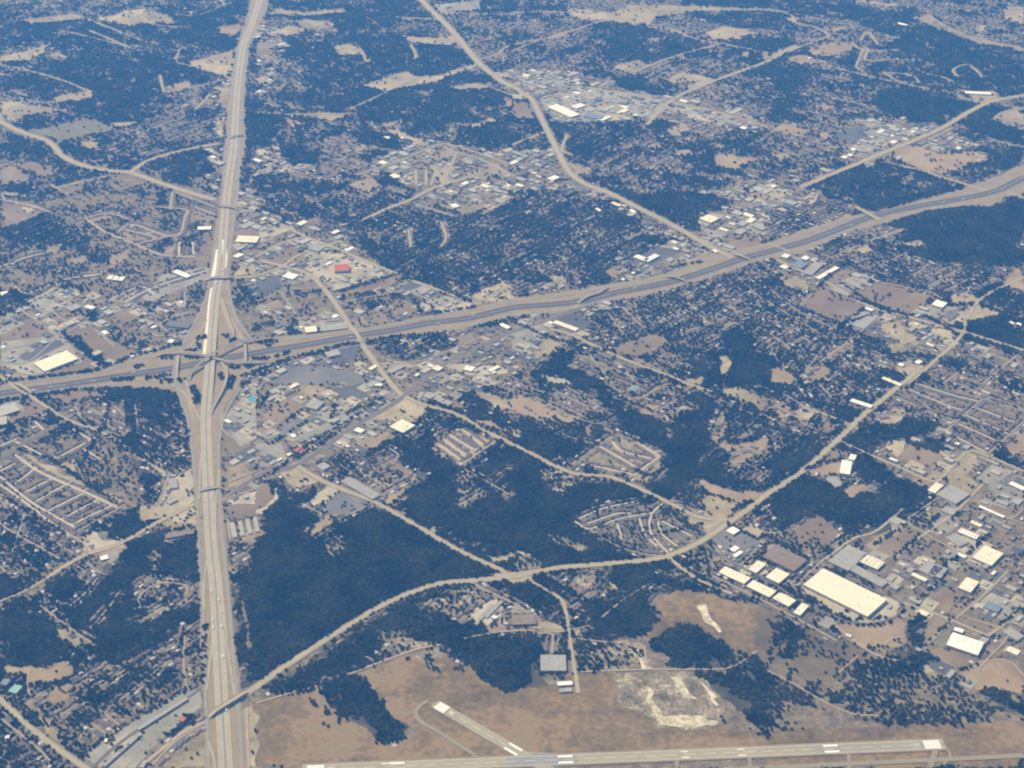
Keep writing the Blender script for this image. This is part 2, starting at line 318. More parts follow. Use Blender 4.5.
for k, s in [('k','300 20 420 0 450 50 380 65 320 45'),('a','60 210 160 130 240 120 130 220 80 230'),('g','140 220 260 110 400 70 420 100 340 180 200 240'),
 ('b','20 150 90 60 170 60 190 90 80 165'),('g','0 235 100 235 120 280 130 310 60 330 0 330'),('b','0 170 90 170 70 200 0 190'),
 ('t','180 0 270 0 260 50 200 60 160 40'),('t','430 150 480 100 600 60 700 80 640 160 560 140 500 150'),('o','380 240 520 190 560 200 480 260 400 260'),
 ('t','95 345 150 325 240 360 240 390 150 420 120 380'),('x','260 310 340 270 400 270 370 330 300 340'),('x','400 340 440 320 560 400 540 440 460 380'),
 ('p','180 500 180 480 280 410 340 420 250 480'),('a','260 490 340 430 440 470 430 500 330 545 270 500'),('o','210 620 230 560 240 510 320 545 310 560'),
 ('G','335 390 375 368 500 435 475 460'),('x','270 620 350 600 360 660 320 700 280 680'),('b','0 400 40 390 70 400 70 460 40 490 0 500'),
 ('p','70 400 90 410 85 470 20 520 0 520 0 500 40 490 65 455'),('t','0 580 40 580 50 605 0 620'),('t','690 260 720 235 780 200 840 180 960 230 840 320 810 330'),
 ('b','740 60 800 70 830 100 780 110 730 80'),('t','870 150 920 130 1024 180 1024 200 960 180'),('t','840 10 1024 60 1024 110 900 70'),
 ('x','780 380 840 360 900 420 960 430 840 500 830 530'),('t','880 680 960 690 1024 660 1024 720 960 710'),('t','680 570 720 570 730 600 690 595'),
 ('b','500 330 560 310 640 360 600 380'),('t','520 450 600 400 610 420 540 470 560 500 530 480'),('o','150 240 230 230 230 270 150 290')]: F(k,'12',s)
for k, s in [('o','0 30 100 60 180 110 160 140 60 130 0 100'),('t','160 120 200 110 260 130 230 165 170 150'),('t','0 180 40 190 30 215 0 210'),
 ('o','500 110 540 80 600 90 580 130 520 130'),('x','610 100 700 80 740 40 750 110 700 110 640 180 660 230 620 230 600 180'),
 ('o','280 170 330 160 340 220 300 210'),('t','240 320 260 300 340 250 400 210 500 240 560 250 620 270 540 340 490 360 380 350 300 310'),
 ('t','480 360 600 300 600 340 540 400 490 390'),('x','110 340 200 340 260 380 200 450 120 400'),('o','735 390 760 375 830 410 900 430 1000 420 1024 440 900 490 800 450'),
 ('t','740 460 800 440 900 490 850 540 780 520'),('t','700 520 780 520 900 540 800 600 700 560'),('x','690 700 740 670 810 650 830 700 800 740 760 740'),
 ('x','120 600 240 610 330 660 300 680 180 640'),('x','0 660 80 680 140 730 60 750 0 750'),('t','640 0 740 0 720 20 650 15'),
 ('t','820 20 900 10 980 40 1024 60 1024 120 940 80 840 50'),('t','790 220 840 120 870 110 860 180 820 240 880 260 900 280 880 290'),
 ('o','800 230 900 240 960 230 1024 210 1024 270 920 330 860 320 900 270'),('a','800 620 850 580 900 570 1000 640 900 720 850 700'),
 ('G','610 560 640 570 700 600 720 610 650 640 620 620'),('p','930 730 980 700 1024 720 1024 768 900 768'),('t','850 660 900 580 950 560 1024 600 1024 640')]: F(k,'22',s)
for k, s in [('o','155 345 210 320 280 310 300 360 250 370 190 360'),('b','190 320 250 270 300 255 300 290 250 310'),('p','290 310 340 280 350 360 310 370 290 350'),
 ('o','290 430 340 400 420 400 400 430 330 460'),('g','230 370 280 370 300 400 270 420'),('b','510 290 590 235 700 280 650 320 600 320'),
 ('x','560 550 640 480 690 480 740 500 760 560 680 600 580 570'),('b','430 660 550 570 600 620 510 700 470 690'),('t','390 640 500 560 540 570 420 670'),
 ('b','80 600 200 520 300 600 240 640 120 660'),('x','0 570 60 580 240 650 220 690 150 690 0 610'),('b','850 500 900 460 990 500 960 530 920 530'),
 ('g','830 380 900 320 980 350 900 410'),('g','900 410 1024 370 1024 490 990 490 900 440'),('t','640 370 700 340 760 330 830 400 800 440 720 400'),
 ('o','580 380 660 370 650 420 600 410'),('t','740 300 800 270 850 300 800 360 760 350'),('b','200 180 230 150 270 160 260 190 220 200'),
 ('o','10 100 60 70 100 110 60 150 20 130'),('t','100 90 160 80 200 110 150 160 110 140'),('o','940 220 1010 180 1024 180 1024 290 960 270'),
 ('t','430 140 500 90 560 130 520 160 450 160'),('g','650 560 700 530 760 560 720 600'),('g','0 640 40 640 160 700 120 740 0 700'),
 ('b','620 660 700 620 740 640 700 690 640 700'),('p','720 640 780 600 900 640 860 720 800 700'),('t','480 250 500 230 570 230 540 280 500 290')]: F(k,'32',s)
for k, s in [('o','0 355 60 360 120 360 180 365 240 340 300 360 290 390 220 425 130 430 60 400 0 400'),('t','80 520 130 500 180 560 250 640 330 700 200 640'),
 ('g','330 720 750 440 800 460 810 520 760 560 640 660 540 768 400 768'),('p','430 680 490 630 560 640 500 700 440 720'),
 ('t','620 760 640 700 740 620 820 590 830 768 600 768'),('t','230 210 270 200 340 270 310 300 240 250'),('t','570 60 620 20 680 30 620 60'),
 ('t','520 180 560 170 660 120 660 140 560 195'),('G','960 80 980 120 1000 200 1000 260 1010 280 980 310 990 240 970 160'),
 ('t','940 560 1024 520 1024 768 960 768'),('o','230 440 290 430 280 500 200 520 190 480'),('x','280 0 360 0 350 40 290 20')]: F(k,'03',s)
for k, s in [('q','0 510 180 460 250 440 300 480 340 560 420 610 490 660 700 640 860 768 0 768'),('q','370 400 460 370 700 280 740 290 800 350 860 360 930 440 1024 460 1024 768 800 768 640 640 560 560 500 500 450 430'),
 ('p','850 160 950 90 1000 120 980 170 910 200'),('b','900 200 960 180 1024 210 1024 240 930 230'),('x','670 130 800 60 860 50 940 80 900 110 760 160 700 150'),
 ('x','480 200 600 200 640 240 740 270 600 290 500 260'),('x','640 330 720 280 760 300 740 340 700 380'),('p','0 255 20 260 30 285 0 290')]: F(k,'13',s)
for k, s in [('q','0 460 130 430 260 390 500 380 700 370 860 610 1024 640 1024 720 0 768'),('x','250 270 400 260 520 280 560 340 480 370 260 375'),
 ('r','275 395 410 395 430 470 400 540 330 560 262 530'),('q','560 440 700 390 740 400 830 510 760 590 640 600 560 560'),
 ('w','480 290 500 300 530 360 560 370 520 372 500 330'),('z','570 460 640 440 720 430 780 520 760 560 640 570 590 540'),('y','400 385 540 378 700 380 790 420 850 530 830 610 640 616 560 600 500 540 430 515'),('v','546 470 560 446 582 455 576 500 588 540 622 572 740 562 825 588 815 597 720 604 630 606 556 578 544 530'),('v','640 400 690 410 735 495 690 492 660 450'),('w','552 490 562 470 572 500 578 540 630 578 700 580 600 596 565 570'),
 ('w','755 430 800 470 830 520 820 525 780 475'),('v','735 112 780 108 792 150 842 232 826 236 782 176 750 145'),('w','758 120 774 116 778 134 764 136'),
 ('q','520 220 600 170 560 110 640 60 720 40 860 90 1024 120 1024 340 900 300 780 220 680 190 560 250'),('x','190 0 340 0 470 60 440 90 330 60 240 20'),
 ('g','0 170 0 110 90 160 100 190 60 200 0 200'),('t','100 160 200 200 210 220 100 220 60 200'),('g','0 690 40 700 260 715 260 745 180 768 0 768'),
 ('t','260 250 260 215 300 210 280 250')]: F(k,'23',s)
for k, s in [('u','-40 90 0 100 300 220 420 310 300 380 0 430 -40 425'),('p','130 50 180 0 430 70 540 110 520 160 400 190 280 160'),('o','270 200 350 180 540 170 560 200 540 280 440 300 360 280'),
 ('b','620 80 690 35 790 70 710 150'),('G','640 270 720 200 840 240 820 260 700 290'),('b','690 280 830 330 740 380 640 300'),
 ('b','640 140 740 180 640 270 620 260'),('b','800 160 940 200 920 230 780 190'),('o','760 380 850 340 1000 330 1024 480 900 450 860 470'),
 ('q','0 610 1024 580 1024 768 0 768'),('b','730 140 790 90 810 110 760 160'),('g','190 190 230 160 290 180 240 210'),('t','600 340 680 370 640 400 600 400'),
 ('g','850 100 900 60 1000 110 950 180 860 150'),('t','520 160 560 110 600 130 580 180')]: F(k,'33',s)

# roads: tile, marks, width m, kind (c pale concrete, a asphalt, d dirt), name
ROADS = []
def R(tile, s, w=14, kind='c', label=None): ROADS.append((marks(tile, s), w, kind, label))
R('00','-60 440 0 485 90 530 180 560 220 590 250 625 340 665 450 685 520 690 620 725 740 765 860 800',26)
R('00','520 690 600 640 740 600 870 575',20)
for s in ['0 260 120 285 240 320 370 370','230 750 430 705','700 250 860 290 930 320','640 300 650 350 670 370 760 350 900 320','840 376 820 400 780 440','900 20 880 0 860 -10','540 50 620 100 760 110','280 130 520 190','720 200 700 240','350 120 520 190','380 90 560 160','200 740 240 760','900 20 800 60 700 60']: R('00',s,12)
for s in ['650 -10 720 60 790 130 880 240 960 310 1024 350']: R('10',s,30)
for s in ['880 240 960 220 1024 180 1200 150','545 70 740 78','740 55 1040 58','370 440 520 370 640 310','0 450 180 460 370 455','400 700 560 650 700 590 760 575','760 575 880 610 1024 660','770 600 900 640 1024 700','800 620 740 750','620 180 640 230 600 240','60 420 200 440','640 680 640 740','680 680 680 740','720 680 700 740','1024 380 900 340']: R('10',s,12)
R('20','-20 330 40 370 80 400 110 460 150 540 190 620 230 690 300 740 380 768 500 830 640 900 780 980 880 1030',26)
R('20','0 205 120 160 280 110 400 75',12)
R('20','540 500 640 400 820 320 1024 245 1100 200',18)
for s in ['300 350 700 420 900 470 1024 510','540 110 640 120 740 160 860 180 1024 215','480 290 640 230 820 180','0 50 200 50 300 80','540 100 570 60 560 50','560 40 800 40 1024 40 1100 50','0 580 130 530','220 540 200 600 240 620']: R('20',s,13)
for s in ['-40 240 60 215 150 180 230 150 240 140 190 110 110 90 90 60 0 45','220 260 400 305 560 340 720 370 800 400','350 270 380 200 400 200 390 240 480 240 600 240','350 270 380 285','330 170 390 205 520 200','600 290 700 310 740 330','460 290 560 300 600 330 520 325 460 290','860 310 800 260 740 280 760 310','440 180 400 130 370 160','640 60 720 110 820 150 1024 195','900 480 940 450 1024 430']: R('30',s,12)
R('30','130 750 250 700 370 650 480 605 590 560 700 510 800 450 850 425 920 400 1040 380',24)
R('30','240 590 400 590 480 600',12); R('30','470 650 600 680 700 710 830 750 900 768',14)
for s in ['900 410 1024 440','640 560 740 510','900 560 1024 590','900 480 1024 520','620 600 610 660']: R('30',s,10)
# tile 01 roads
R('01','340 105 420 160 520 200 640 250 780 260',16); R('01','340 105 430 85 520 110',10)
for s in ['470 160 530 130 700 180 740 100 740 70 630 60','540 210 720 165','500 150 620 180','690 0 680 70','700 0 860 60','720 200 715 260','770 200 775 250','60 380 110 405 260 350 400 330','500 440 620 380 840 310','440 430 560 380 620 410','80 470 220 570 330 680','0 680 110 680 220 590','110 440 220 385','0 640 250 570 360 500','180 450 280 520 400 440 560 450','520 620 600 580 760 575','670 560 640 530 700 500 780 480','560 550 640 580','380 550 460 620','740 400 740 460','0 30 110 50 200 80','400 500 480 440 560 460 640 500 780 480','0 300 110 260 200 240','780 60 860 90']: R('01',s,10)
R('01','930 345 1024 335 1124 300 1200 250 1350 200',16)
# tile 11
R('11','20 275 100 295 200 325 270 385 340 480 390 560 460 660 540 768 600 830',22)
R('11','100 130 200 180 330 230 420 270 520 310 640 360 780 410 900 450',18)
R('11','340 135 430 110 530 65 620 30 720 -20 860 -60',16)
R('11','0 260 100 205 200 180',14)
R('11','-220 1310 0 1140 170 1090 390 940 560 840 680 740 800 660 930 600 1024 560 1200 500 1380 420',22,'a')
for s in ['620 400 700 440 720 480','500 690 640 680 760 640 900 580','860 460 1024 370','610 150 620 220','740 120 760 180 740 220','240 520 370 510','100 400 160 490','150 390 300 380','900 90 1000 40','640 50 800 100','0 440 100 400','580 570 620 620','360 440 560 400','660 420 760 440 860 420']: R('11',s,10)
# tile 21
R('21','150 550 230 570 380 640 500 690 640 740 700 768 800 800',16)
R('21','180 500 250 460 380 390',16)
R('21','870 230 960 270',14); R('21','620 340 700 360',14)
for s in ['640 300 900 200 1024 150','480 440 560 410 700 370','100 300 160 340 360 380 480 360','230 570 80 710','460 190 520 160','560 90 700 160 800 160','780 80 900 100','120 540 0 600','480 560 560 530 700 470 900 400','640 580 860 500 1024 430','760 600 900 520 1024 480','600 500 640 540','700 440 780 520','800 400 900 480','900 340 1000 430','380 480 440 560','440 460 520 540','200 620 380 700 560 768','300 640 400 768','420 680 500 768']: R('21',s,9)
# tile 31
R('31','30 270 120 310 250 370 400 455 560 500 740 550 880 590 1040 640',20)
R('31','350 60 450 110',16); R('31','0 205 90 240',16); R('31','950 0 1024 25',14)
R('31','560 768 640 700 740 610 780 560 800 500 860 420 1024 340',16)
for s in ['420 190 530 150','120 460 190 395','390 470 300 530 130 740','130 740 370 560 450 500','80 250 180 250 340 320 460 360 640 400 700 430','560 360 700 310 760 290','640 380 760 310','700 400 860 320','760 420 900 350','580 340 640 290','260 260 360 210','440 300 560 240','0 380 110 470 290 560','0 440 60 480 260 600','0 500 200 620','0 560 160 680','60 620 220 540','0 620 120 540','860 640 1024 700','820 700 1024 768','900 620 700 768','1000 650 860 768']: R('31',s,9)
# tile 02
R('02','-40 -60 60 15 130 55 190 95 270 145 400 190 480 240 540 280 660 360',15)
R('02','0 190 200 105',12); R('02','0 300 100 235 180 190 260 150',20,'a')
for s in ['60 285 170 360 330 430 470 495','0 370 120 470 300 575','-20 390 40 430 280 610','60 400 140 340','100 435 210 378','145 470 260 405','190 510 330 440','240 545 390 465','285 565 450 485','310 590 490 490 500 480','0 350 60 320','200 310 280 270 380 215','290 180 380 235','330 260 400 300','60 230 200 300 220 290','0 250 80 215','140 150 180 190','550 160 540 80','740 180 760 320','580 280 680 350','460 90 500 130','300 90 340 150 480 210']: R('02',s,9)
R('02','200 768 330 690 480 640 620 560 760 490 780 480',18)
R('02','620 490 650 440 670 380 680 355',10); R('02','330 690 320 630 0 440 -60 400',10)
for s in ['880 470 1024 420','900 400 1024 350','0 560 60 600 240 700','100 520 60 640','0 680 100 640','890 110 890 180 960 230 1024 240','910 540 920 620']: R('02',s,9)
# tile 12
R('12','150 320 250 380 340 420 470 470 560 520 680 590 780 650 880 700 980 745 1030 790 1100 770',20)
R('12','580 40 660 80 800 120 900 180 1024 240 1120 290 1200 330 1280 360 1400 370 1490 400 1600 450 1700 500 1760 530 1830 545',18)
for s in ['480 460 560 410 640 370','640 160 580 120','735 245 835 315','835 315 955 235','775 205 865 262','820 180 905 245','740 215 840 290','900 180 960 220','830 340 920 390 1024 450','0 230 90 240 130 310 240 240','330 545 460 480','300 540 180 480','960 370 1000 340 1024 340','810 490 910 430','500 330 570 290 520 250','600 520 560 510','640 360 620 400','800 380 840 370','0 100 100 165 180 110']: R('12',s,8)
# tile 22
R('22','-70 770 60 757 200 735 440 715 600 695 740 640 860 560 960 490 1024 440 1160 350 1302 225 1400 130 1470 72 1540 15 1584 -20 1640 -70',24)
R('22','620 690 720 768 800 810 880 840',14)
for s in ['600 480 560 520 550 570 570 620 640 690','620 480 700 490 740 520','240 325 340 250 400 210','310 325 400 345 490 365','490 365 590 290','590 290 500 235','350 250 490 330','400 230 440 270 560 300','250 550 310 580 430 540 540 520 560 520','310 580 400 640 520 680 600 690','300 560 420 520 480 520','510 540 530 600 580 650','580 540 600 600 660 650','600 550 720 610','270 540 360 500 500 470','420 560 440 620','0 20 100 55 200 110 330 160 420 130','40 100 200 200 330 240','580 110 740 20','740 20 820 60 900 90 1024 130','800 200 840 120 860 100','850 330 960 320 1024 280','120 0 300 90 400 120','200 0 380 110','380 0 500 60 600 0','440 100 620 0','880 280 940 260 1000 280','980 660 900 740','800 640 850 700 900 720']: R('22',s,8)
# tile 32
R('32','130 90 250 130 360 180',13); R('32','290 230 400 280 520 330 660 390 720 350 800 270 880 290 1024 350',13)
R('32','230 700 340 620 430 590 540 500',12); R('32','510 700 600 620 740 520 860 400',12)
for s in ['560 20 700 80 790 110','510 50 640 110 760 150','600 0 720 40 840 70','860 60 710 190','710 190 880 280','880 280 1024 150','790 125 960 200','830 95 1000 160','760 160 920 230','860 60 1024 110','120 150 250 210','0 150 80 170 200 200 260 230','60 40 160 100','0 60 100 130','200 0 260 60','430 130 560 120 680 140','560 560 700 640 820 700','740 500 900 520 1024 560','160 700 100 768','840 480 960 540 1024 500','300 0 380 40 500 20','700 440 560 540','640 420 760 500','0 100 180 20 260 0','100 0 180 60 320 30']: R('32',s,8)
# tile 03
R('03','-20 110 100 60 220 -10',12); R('03','-40 470 0 495 100 590 200 670 300 740 340 768 400 810',20)
R('03','165 120 220 165 300 225 380 275',9); R('03','270 130 340 70 390 10',8); R('03','360 210 440 120 480 60',8)
R('03','520 190 600 160 660 125',8); R('03','740 240 735 350 745 440',8); R('03','560 130 560 80 640 30 740 40 745 80',8)
R('03','560 768 640 700 740 620 820 585',13,'d'); R('03','600 768 700 665 830 580',10)
R('03','370 768 440 700 560 610 760 480 800 450',12,'a'); R('03','0 570 140 680 200 740',8)
R('03','120 360 110 430 120 480',6,'d')
R('13','-70 490 0 445 90 380 180 320 280 255 400 180 520 110 640 60 740 30 860 20 1024 5 1100 -10',24)
R('13','0 510 100 480 250 440',7,'d'); R('13','370 395 500 345 640 295 740 275',9,'d'); R('13','830 250 940 230 1030 220 1130 220 1230 225',8,'d')
R('13','860 25 940 70 1030 110 1090 150',10); R('13','1024 140 980 160 980 200 1030 210',8)
R('23','60 10 140 60 200 100 220 170 235 280 255 400 265 470',13)
R('23','0 130 90 150 100 200',8); R('23','245 215 310 200',8); R('23','260 385 400 380 560 375 720 375 860 370 940 330 980 300',7,'d')
R('23','360 165 440 100 540 35',7,'d'); R('23','250 250 380 265',6,'d'); R('23','540 370 530 280',6,'d'); R('23','100 230 160 235 160 310',10)
R('23','800 0 1024 110 1300 260',10)
R('33','-250 -120 -100 -30 0 20 110 90 230 150 330 185 420 190 500 170 540 130 520 100 440 65 340 20 250 -20',11,'a')
R('33','60 0 110 40 150 0 230 -70',9); R('33','540 110 640 140 740 180 880 240',12); R('33','640 270 740 180 860 80 960 -20',11)
R('33','880 240 960 180 1060 80',12); R('33','840 380 880 330 940 270 960 240',8); R('33','270 200 360 270 440 320 520 340',8,'d')
R('33','460 280 500 250 550 240',6,'d'); R('33','280 390 360 320',6,'d'); R('33','0 380 100 430 200 490 330 550 440 560',6,'d'); R('33','860 340 960 340 1024 400',6,'d')
R('33','800 170 960 220 1024 260',10)
# buildings with their roof corners: tile, four corners, height, roof colour, label
BUILD = []
def B(tile, s, h, col, label, cat='building', group=None): BUILD.append((marks(tile, s), h, col, label, cat, group))
# distribution park at the lower right
B('33','145 42 215 -40 470 95 405 160',12,'C','huge pale cream flat-roofed warehouse inside the looping drive, largest building of all','warehouse')
B('--','718.5 572 725 566 751 577.5 744 584',9,'C','pale cream warehouse, uppermost left of the four in a slanting row beside the dry slope','warehouse')
B('--','746 586 753 579.5 777 591 769 597',9,'C','pale cream warehouse, second from the upper left in the slanting row beside the dry slope','warehouse')
B('--','772 598 780 591.5 796 600 789 606.5',9,'C','pale cream warehouse, third from the upper left in the slanting row beside the dry slope','warehouse')
B('--','793 612 802 602.5 809 605.5 800 616',8,'C','small pale cream warehouse, lowest right end of the slanting row beside the dry slope','warehouse')
B('--','748 569 758 560 766 564.5 756 573',9,'C','small cream warehouse above the slanting row, left one of two facing across the street','warehouse')
B('--','765 577 776 567.5 790 574 779 583',9,'C','larger cream warehouse above the slanting row, right one of two facing across the street','warehouse')
B('--','726 530 733 526 740 530 733 535',8,'W','white building at the top of the dark parking lot near the curved estate','building')
B('--','729 549 735 545 740 548 734 552',7,'W','small white building in the middle of the dark parking lot, upper of the pair','building')
B('--','732 555 740 550 743.5 552 735.5 557.5',7,'W','small white building in the middle of the dark parking lot, lower of the pair','building')
B('--','762 556 776 545 808 560 793 571',10,'N','brown-roofed U-shaped plant between the dark parking lot and the huge warehouse','factory')
B('32','240 710 320 640 400 680 320 745',9,'G','grey ribbed-roof warehouse just above the huge cream one','warehouse')
B('32','358 706 392 680 470 712 436 742',9,'C','cream striped-roof warehouse between the grey ribbed one and the brown field','warehouse')
B('32','325 742 350 722 480 790 455 812',8,'G','long blue-grey warehouse in front of the cream striped-roof one','warehouse')
B('32','636 424 672 392 704 403 668 437',9,'C','bright cream warehouse at the tip of the dark wood, left of the big grey roof','warehouse')
B('32','670 440 730 400 808 440 752 478',9,'G','big light grey square warehouse beside the bright cream one at the tip of the wood','warehouse')
B('32','690 505 715 485 765 500 738 525',8,'G','small grey-blue roofed building in the brown lot below the big grey warehouse','building')
B('32','962 398 975 388 1030 412 1024 428',9,'W','long bright white roof at the right edge among grey yards','warehouse')
B('32','840 490 848 484 950 528 942 536',6,'W','long thin white shed along the lower side of the brown lot at the right','shed')
B('32','600 740 640 708 700 738 662 772',8,'G','grey flat-roofed building below the long yards at the lower right, beside dark trees','building')
B('32','288 355 292 300 340 310 325 362',14,'W','tall white office block on the bare knoll left of the wood','office')
B('32','320 300 330 278 356 284 346 304',14,'W','small white wing behind the tall white office block on the bare knoll','office')
B('32','228 378 262 368 302 402 272 412',7,'G','low grey building on the bare knoll left of the tall white block','building')
B('32','325 68 337 57 420 84 412 96',8,'W','long white building above the junction on the right-hand diagonal road','building')
B('32','744 238 752 231 768 236 762 244',7,'W','small bright white building under the straight rows of streets','building')
B('32','720 615 745 590 800 625 770 655',8,'G','blue-grey roofed works in the middle of the industrial yards at the right','works')
B('32','820 690 870 640 940 680 890 730',9,'C','pale stepped-roof factory in the industrial yards at the far right','factory')
B('32','755 590 775 575 850 605 830 620',8,'W','white striped-roof shed in the industrial yards at the right','shed')
B('33','568 -6 582 -16 640 12 628 22',8,'C','slim cream warehouse, upper right of the huge cream warehouse','warehouse')
B('33','640 -10 668 -50 720 -30 690 8',8,'G','grey warehouse immediately right of the slim cream one','warehouse')
B('33','755 42 800 5 840 20 815 70',9,'C','cream square factory beside the brown rectangular lot and dark hedge','factory')
B('33','705 262 745 235 885 262 820 320',11,'W','brightest white L-shaped building in the lower right corner beside the woods','building')
B('33','738 214 750 203 788 214 776 228',8,'W','small white annex behind the brightest white building at the lower right','building')
B('33','308 236 316 229 336 236 330 246',5,'W','small white building on the bare ground below the looping drive','building')
B('33','860 120 880 100 940 120 915 145',8,'L','blue-roofed building in the yards at the right edge above the white building','building')
B('33','940 220 965 205 1024 235 1000 262',8,'G','pale grey building at the right edge beside the bare orange ground','building')
B('33','480 36 500 28 530 42 512 54',7,'G','small grey building right of the huge warehouse','building')
# around the airfield
B('23','110 315 220 315 212 378 118 378',9,'G','grey square hangar beside the airfield road','hangar')
B('23','180 422 240 418 244 434 182 438',6,'W','white long low hall on the grass below the grey hangar','hall')
B('23','188 450 238 446 240 460 192 464',6,'G','grey long low hall, second row on the grass below the grey hangar','hall')
B('23','0 155 90 150 100 190 0 195',8,'N','long brown-roofed hall at the bend of the airfield road','hall')
B('13','940 165 950 155 970 160 962 172',6,'W','small white block on the pale lot by the airfield road','building')
B('13','870 190 940 110 950 115 885 198',5,'G','narrow grey hangar row on the pale lot by the airfield road, lower of the two','hangar')
B('13','910 160 975 95 990 100 925 168',5,'G','narrow grey hangar row on the pale lot by the airfield road, upper of the two','hangar')
# middle: mall & strip
B('12','535 170 580 138 640 165 585 195',10,'C','bright cream square store at the edge of the dark wood below the strip road','store')
B('12','470 5 478 -3 510 -3 500 8',7,'W','small bright white building by the road that crosses the interstate','building')
B('12','390 185 405 172 435 182 420 197',7,'W','small whitish building south of the dark diagonal strip road','building')
B('12','195 85 225 62 275 68 240 105',11,'G','grey-roofed mall wing in the middle of the mall parking lots','mall')
B('12','340 390 370 368 495 440 470 462',8,'G','long grey greenhouse-like roof along the slanting straight road','store')
B('12','243 328 268 310 296 326 270 346',6,'G','small pair-roofed building by the junction under the strip road','building')
B('12','668 48 684 28 720 42 700 60',6,'G','row of low grey storage sheds above the slanting road, left one','shed')
B('12','706 62 722 44 756 58 738 74',6,'G','row of low grey storage sheds above the slanting road, middle one','shed')
B('12','742 76 758 60 786 72 770 88',6,'G','row of low grey storage sheds above the slanting road, right one','shed')
B('12','150 268 180 250 212 258 184 276',6,'R','red-roofed low building beside the strip road below the mall','building')
B('02','918 560 935 545 950 610 930 615',5,'M','self-storage block beside the freeway, leftmost of the striped row','storage')
for i, (a, w) in enumerate([('second','953 550 966 543 980 603 962 608'),('third','982 542 995 535 1010 595 992 600'),('fourth','1012 534 1025 527 1040 587 1022 592')]):
    B('02', w, 5, 'M', 'self-storage block beside the freeway, %s from the left of the striped row' % a, 'storage')
B('02','672 380 705 372 712 412 676 418',8,'G','grey school-like block on the pale ground left of the lower freeway, upper one','school')
B('02','665 470 700 452 712 462 676 480',7,'G','grey roof on the pale ground left of the lower freeway, lower one','school')
B('02','660 600 775 580 780 596 664 618',6,'N','long rusty-brown roof left of the lower freeway','building')
B('02','-20 90 60 75 75 100 -20 140',8,'M','pale building at the left edge just under the interstate','building')
B('02','-20 135 25 125 30 155 -20 170',7,'M','pale low block at the left edge below the road crossing','building')
B('02','395 690 425 682 440 696 405 704',6,'W','whitish building beside the pale lot at the lower left junction','building')
# bottom-left
B('03','30 460 60 430 92 440 64 470',7,'T','turquoise-roofed building at the lower left edge by the avenue','building')
B('03','0 425 20 405 45 415 20 440',6,'L','blue-roofed building at the left edge above the turquoise one','building')
B('03','410 752 556 625 566 632 420 762',7,'G','long narrow strip mall beside the bottom left parking lots, lower one','strip mall')
B('03','545 608 745 482 752 492 556 616',7,'G','long narrow strip mall reaching towards the freeway, upper one','strip mall')
B('03','415 660 422 648 432 652 425 666',6,'W','small white kiosk on the pale parking lot at the bottom left','kiosk')
B('03','555 762 575 735 590 740 572 768',7,'G','small grey block at the bottom end of the dirt track by the parking lots','building')
B('03','715 575 730 560 745 570 730 584',6,'R','small red-roofed restaurant by the freeway bridge at the bottom left','restaurant')
B('03','18 648 24 632 40 634 36 650',5,'W','white-roofed house alone among trees in the bottom left corner','house')
# upper left
B('01','115 692 250 636 330 662 195 708',10,'C','big cream flat-roofed store left of the interchange','store')
B('01','690 318 705 310 765 330 748 346',10,'W','bright white slanting roof just left of the freeway above the interchange','building')
B('01','790 138 845 136 845 149 790 150',9,'W','white oblong building left of the freeway','building')
B('01','930 195 960 176 1035 174 1030 205',10,'C','cream oblong warehouse right of the freeway','warehouse')
B('11','-96 195 -60 176 10 174 4 205',10,'C','x')
B('01','930 330 1000 325 1040 300 1050 312 ',6,'W','x')
B('01','665 600 680 588 698 590 690 604',7,'W','whitish small building just left of the interchange ramps','building')
B('01','650 530 690 515 770 520 750 545',8,'D','dark grey-roofed complex left of the interchange','building')
B('01','335 460 350 450 382 458 370 470',9,'W','white building beside the dark pond in the campus at the left','building')
B('01','0 400 30 395 45 410 10 420',7,'W','white building at the left edge beside the dark hedge','building')
B('01','255 462 300 448 330 455 290 475',10,'G','grey clinic block beside the campus parking lots','building')
B('01','425 345 440 330 455 335 442 352',7,'W','pale parallel block in the small estate, leftmost of three','building')
B('01','448 348 462 333 478 338 465 355',7,'W','pale parallel block in the small estate, middle of three','building')
B('01','470 350 485 336 500 341 488 358',7,'W','pale parallel block in the small estate, rightmost of three','building')
B('11','312 290 372 288 374 312 315 316',13,'R','bright red-roofed hall in the middle of the pale parking lots','hall')
B('11','100 335 130 322 170 328 150 352',8,'W','white roof at the bend of the curving road','building')
B('11','192 540 240 533 245 556 200 562',9,'C','cream store beside the interstate, left of the crossing road','store')
B('11','255 533 360 520 366 545 262 556',6,'G','wide grey low roof beside the interstate, left of the crossing road','store')
B('11','205 222 240 205 280 215 250 240',8,'G','grey-roofed block right of the brown field near the freeway','building')
B('11','298 160 325 150 338 155 312 168',7,'W','small white roof beside the diagonal road, right of the freeway','building')
B('11','775 50 800 44 815 56 790 64',7,'W','small white roof by the oval grounds north of the interstate','building')
B('11','272 640 325 630 340 648 290 660',8,'G','light grey roof on dark lot under the interstate','store')
B('11','520 715 580 688 600 694 545 724',7,'G','pale long roof right of the road that crosses the interstate','store')
B('11','700 705 725 692 750 702 730 716',7,'C','cream roof by the dark diagonal strip road, leftmost of three bright ones','store')
B('11','825 706 845 694 880 700 860 718',8,'W','bright white roof by the dark diagonal strip road, middle of three bright ones','store')
B('11','925 712 965 692 980 698 940 718',8,'W','bright white roof by the dark diagonal strip road, rightmost of three bright ones','store')
B('11','970 530 985 522 1020 540 1005 548',7,'W','narrow white roof just under the interstate','store')
B('21','158 520 178 514 272 545 250 556',8,'C','long bright cream store under the interstate beside the dark lot','store')
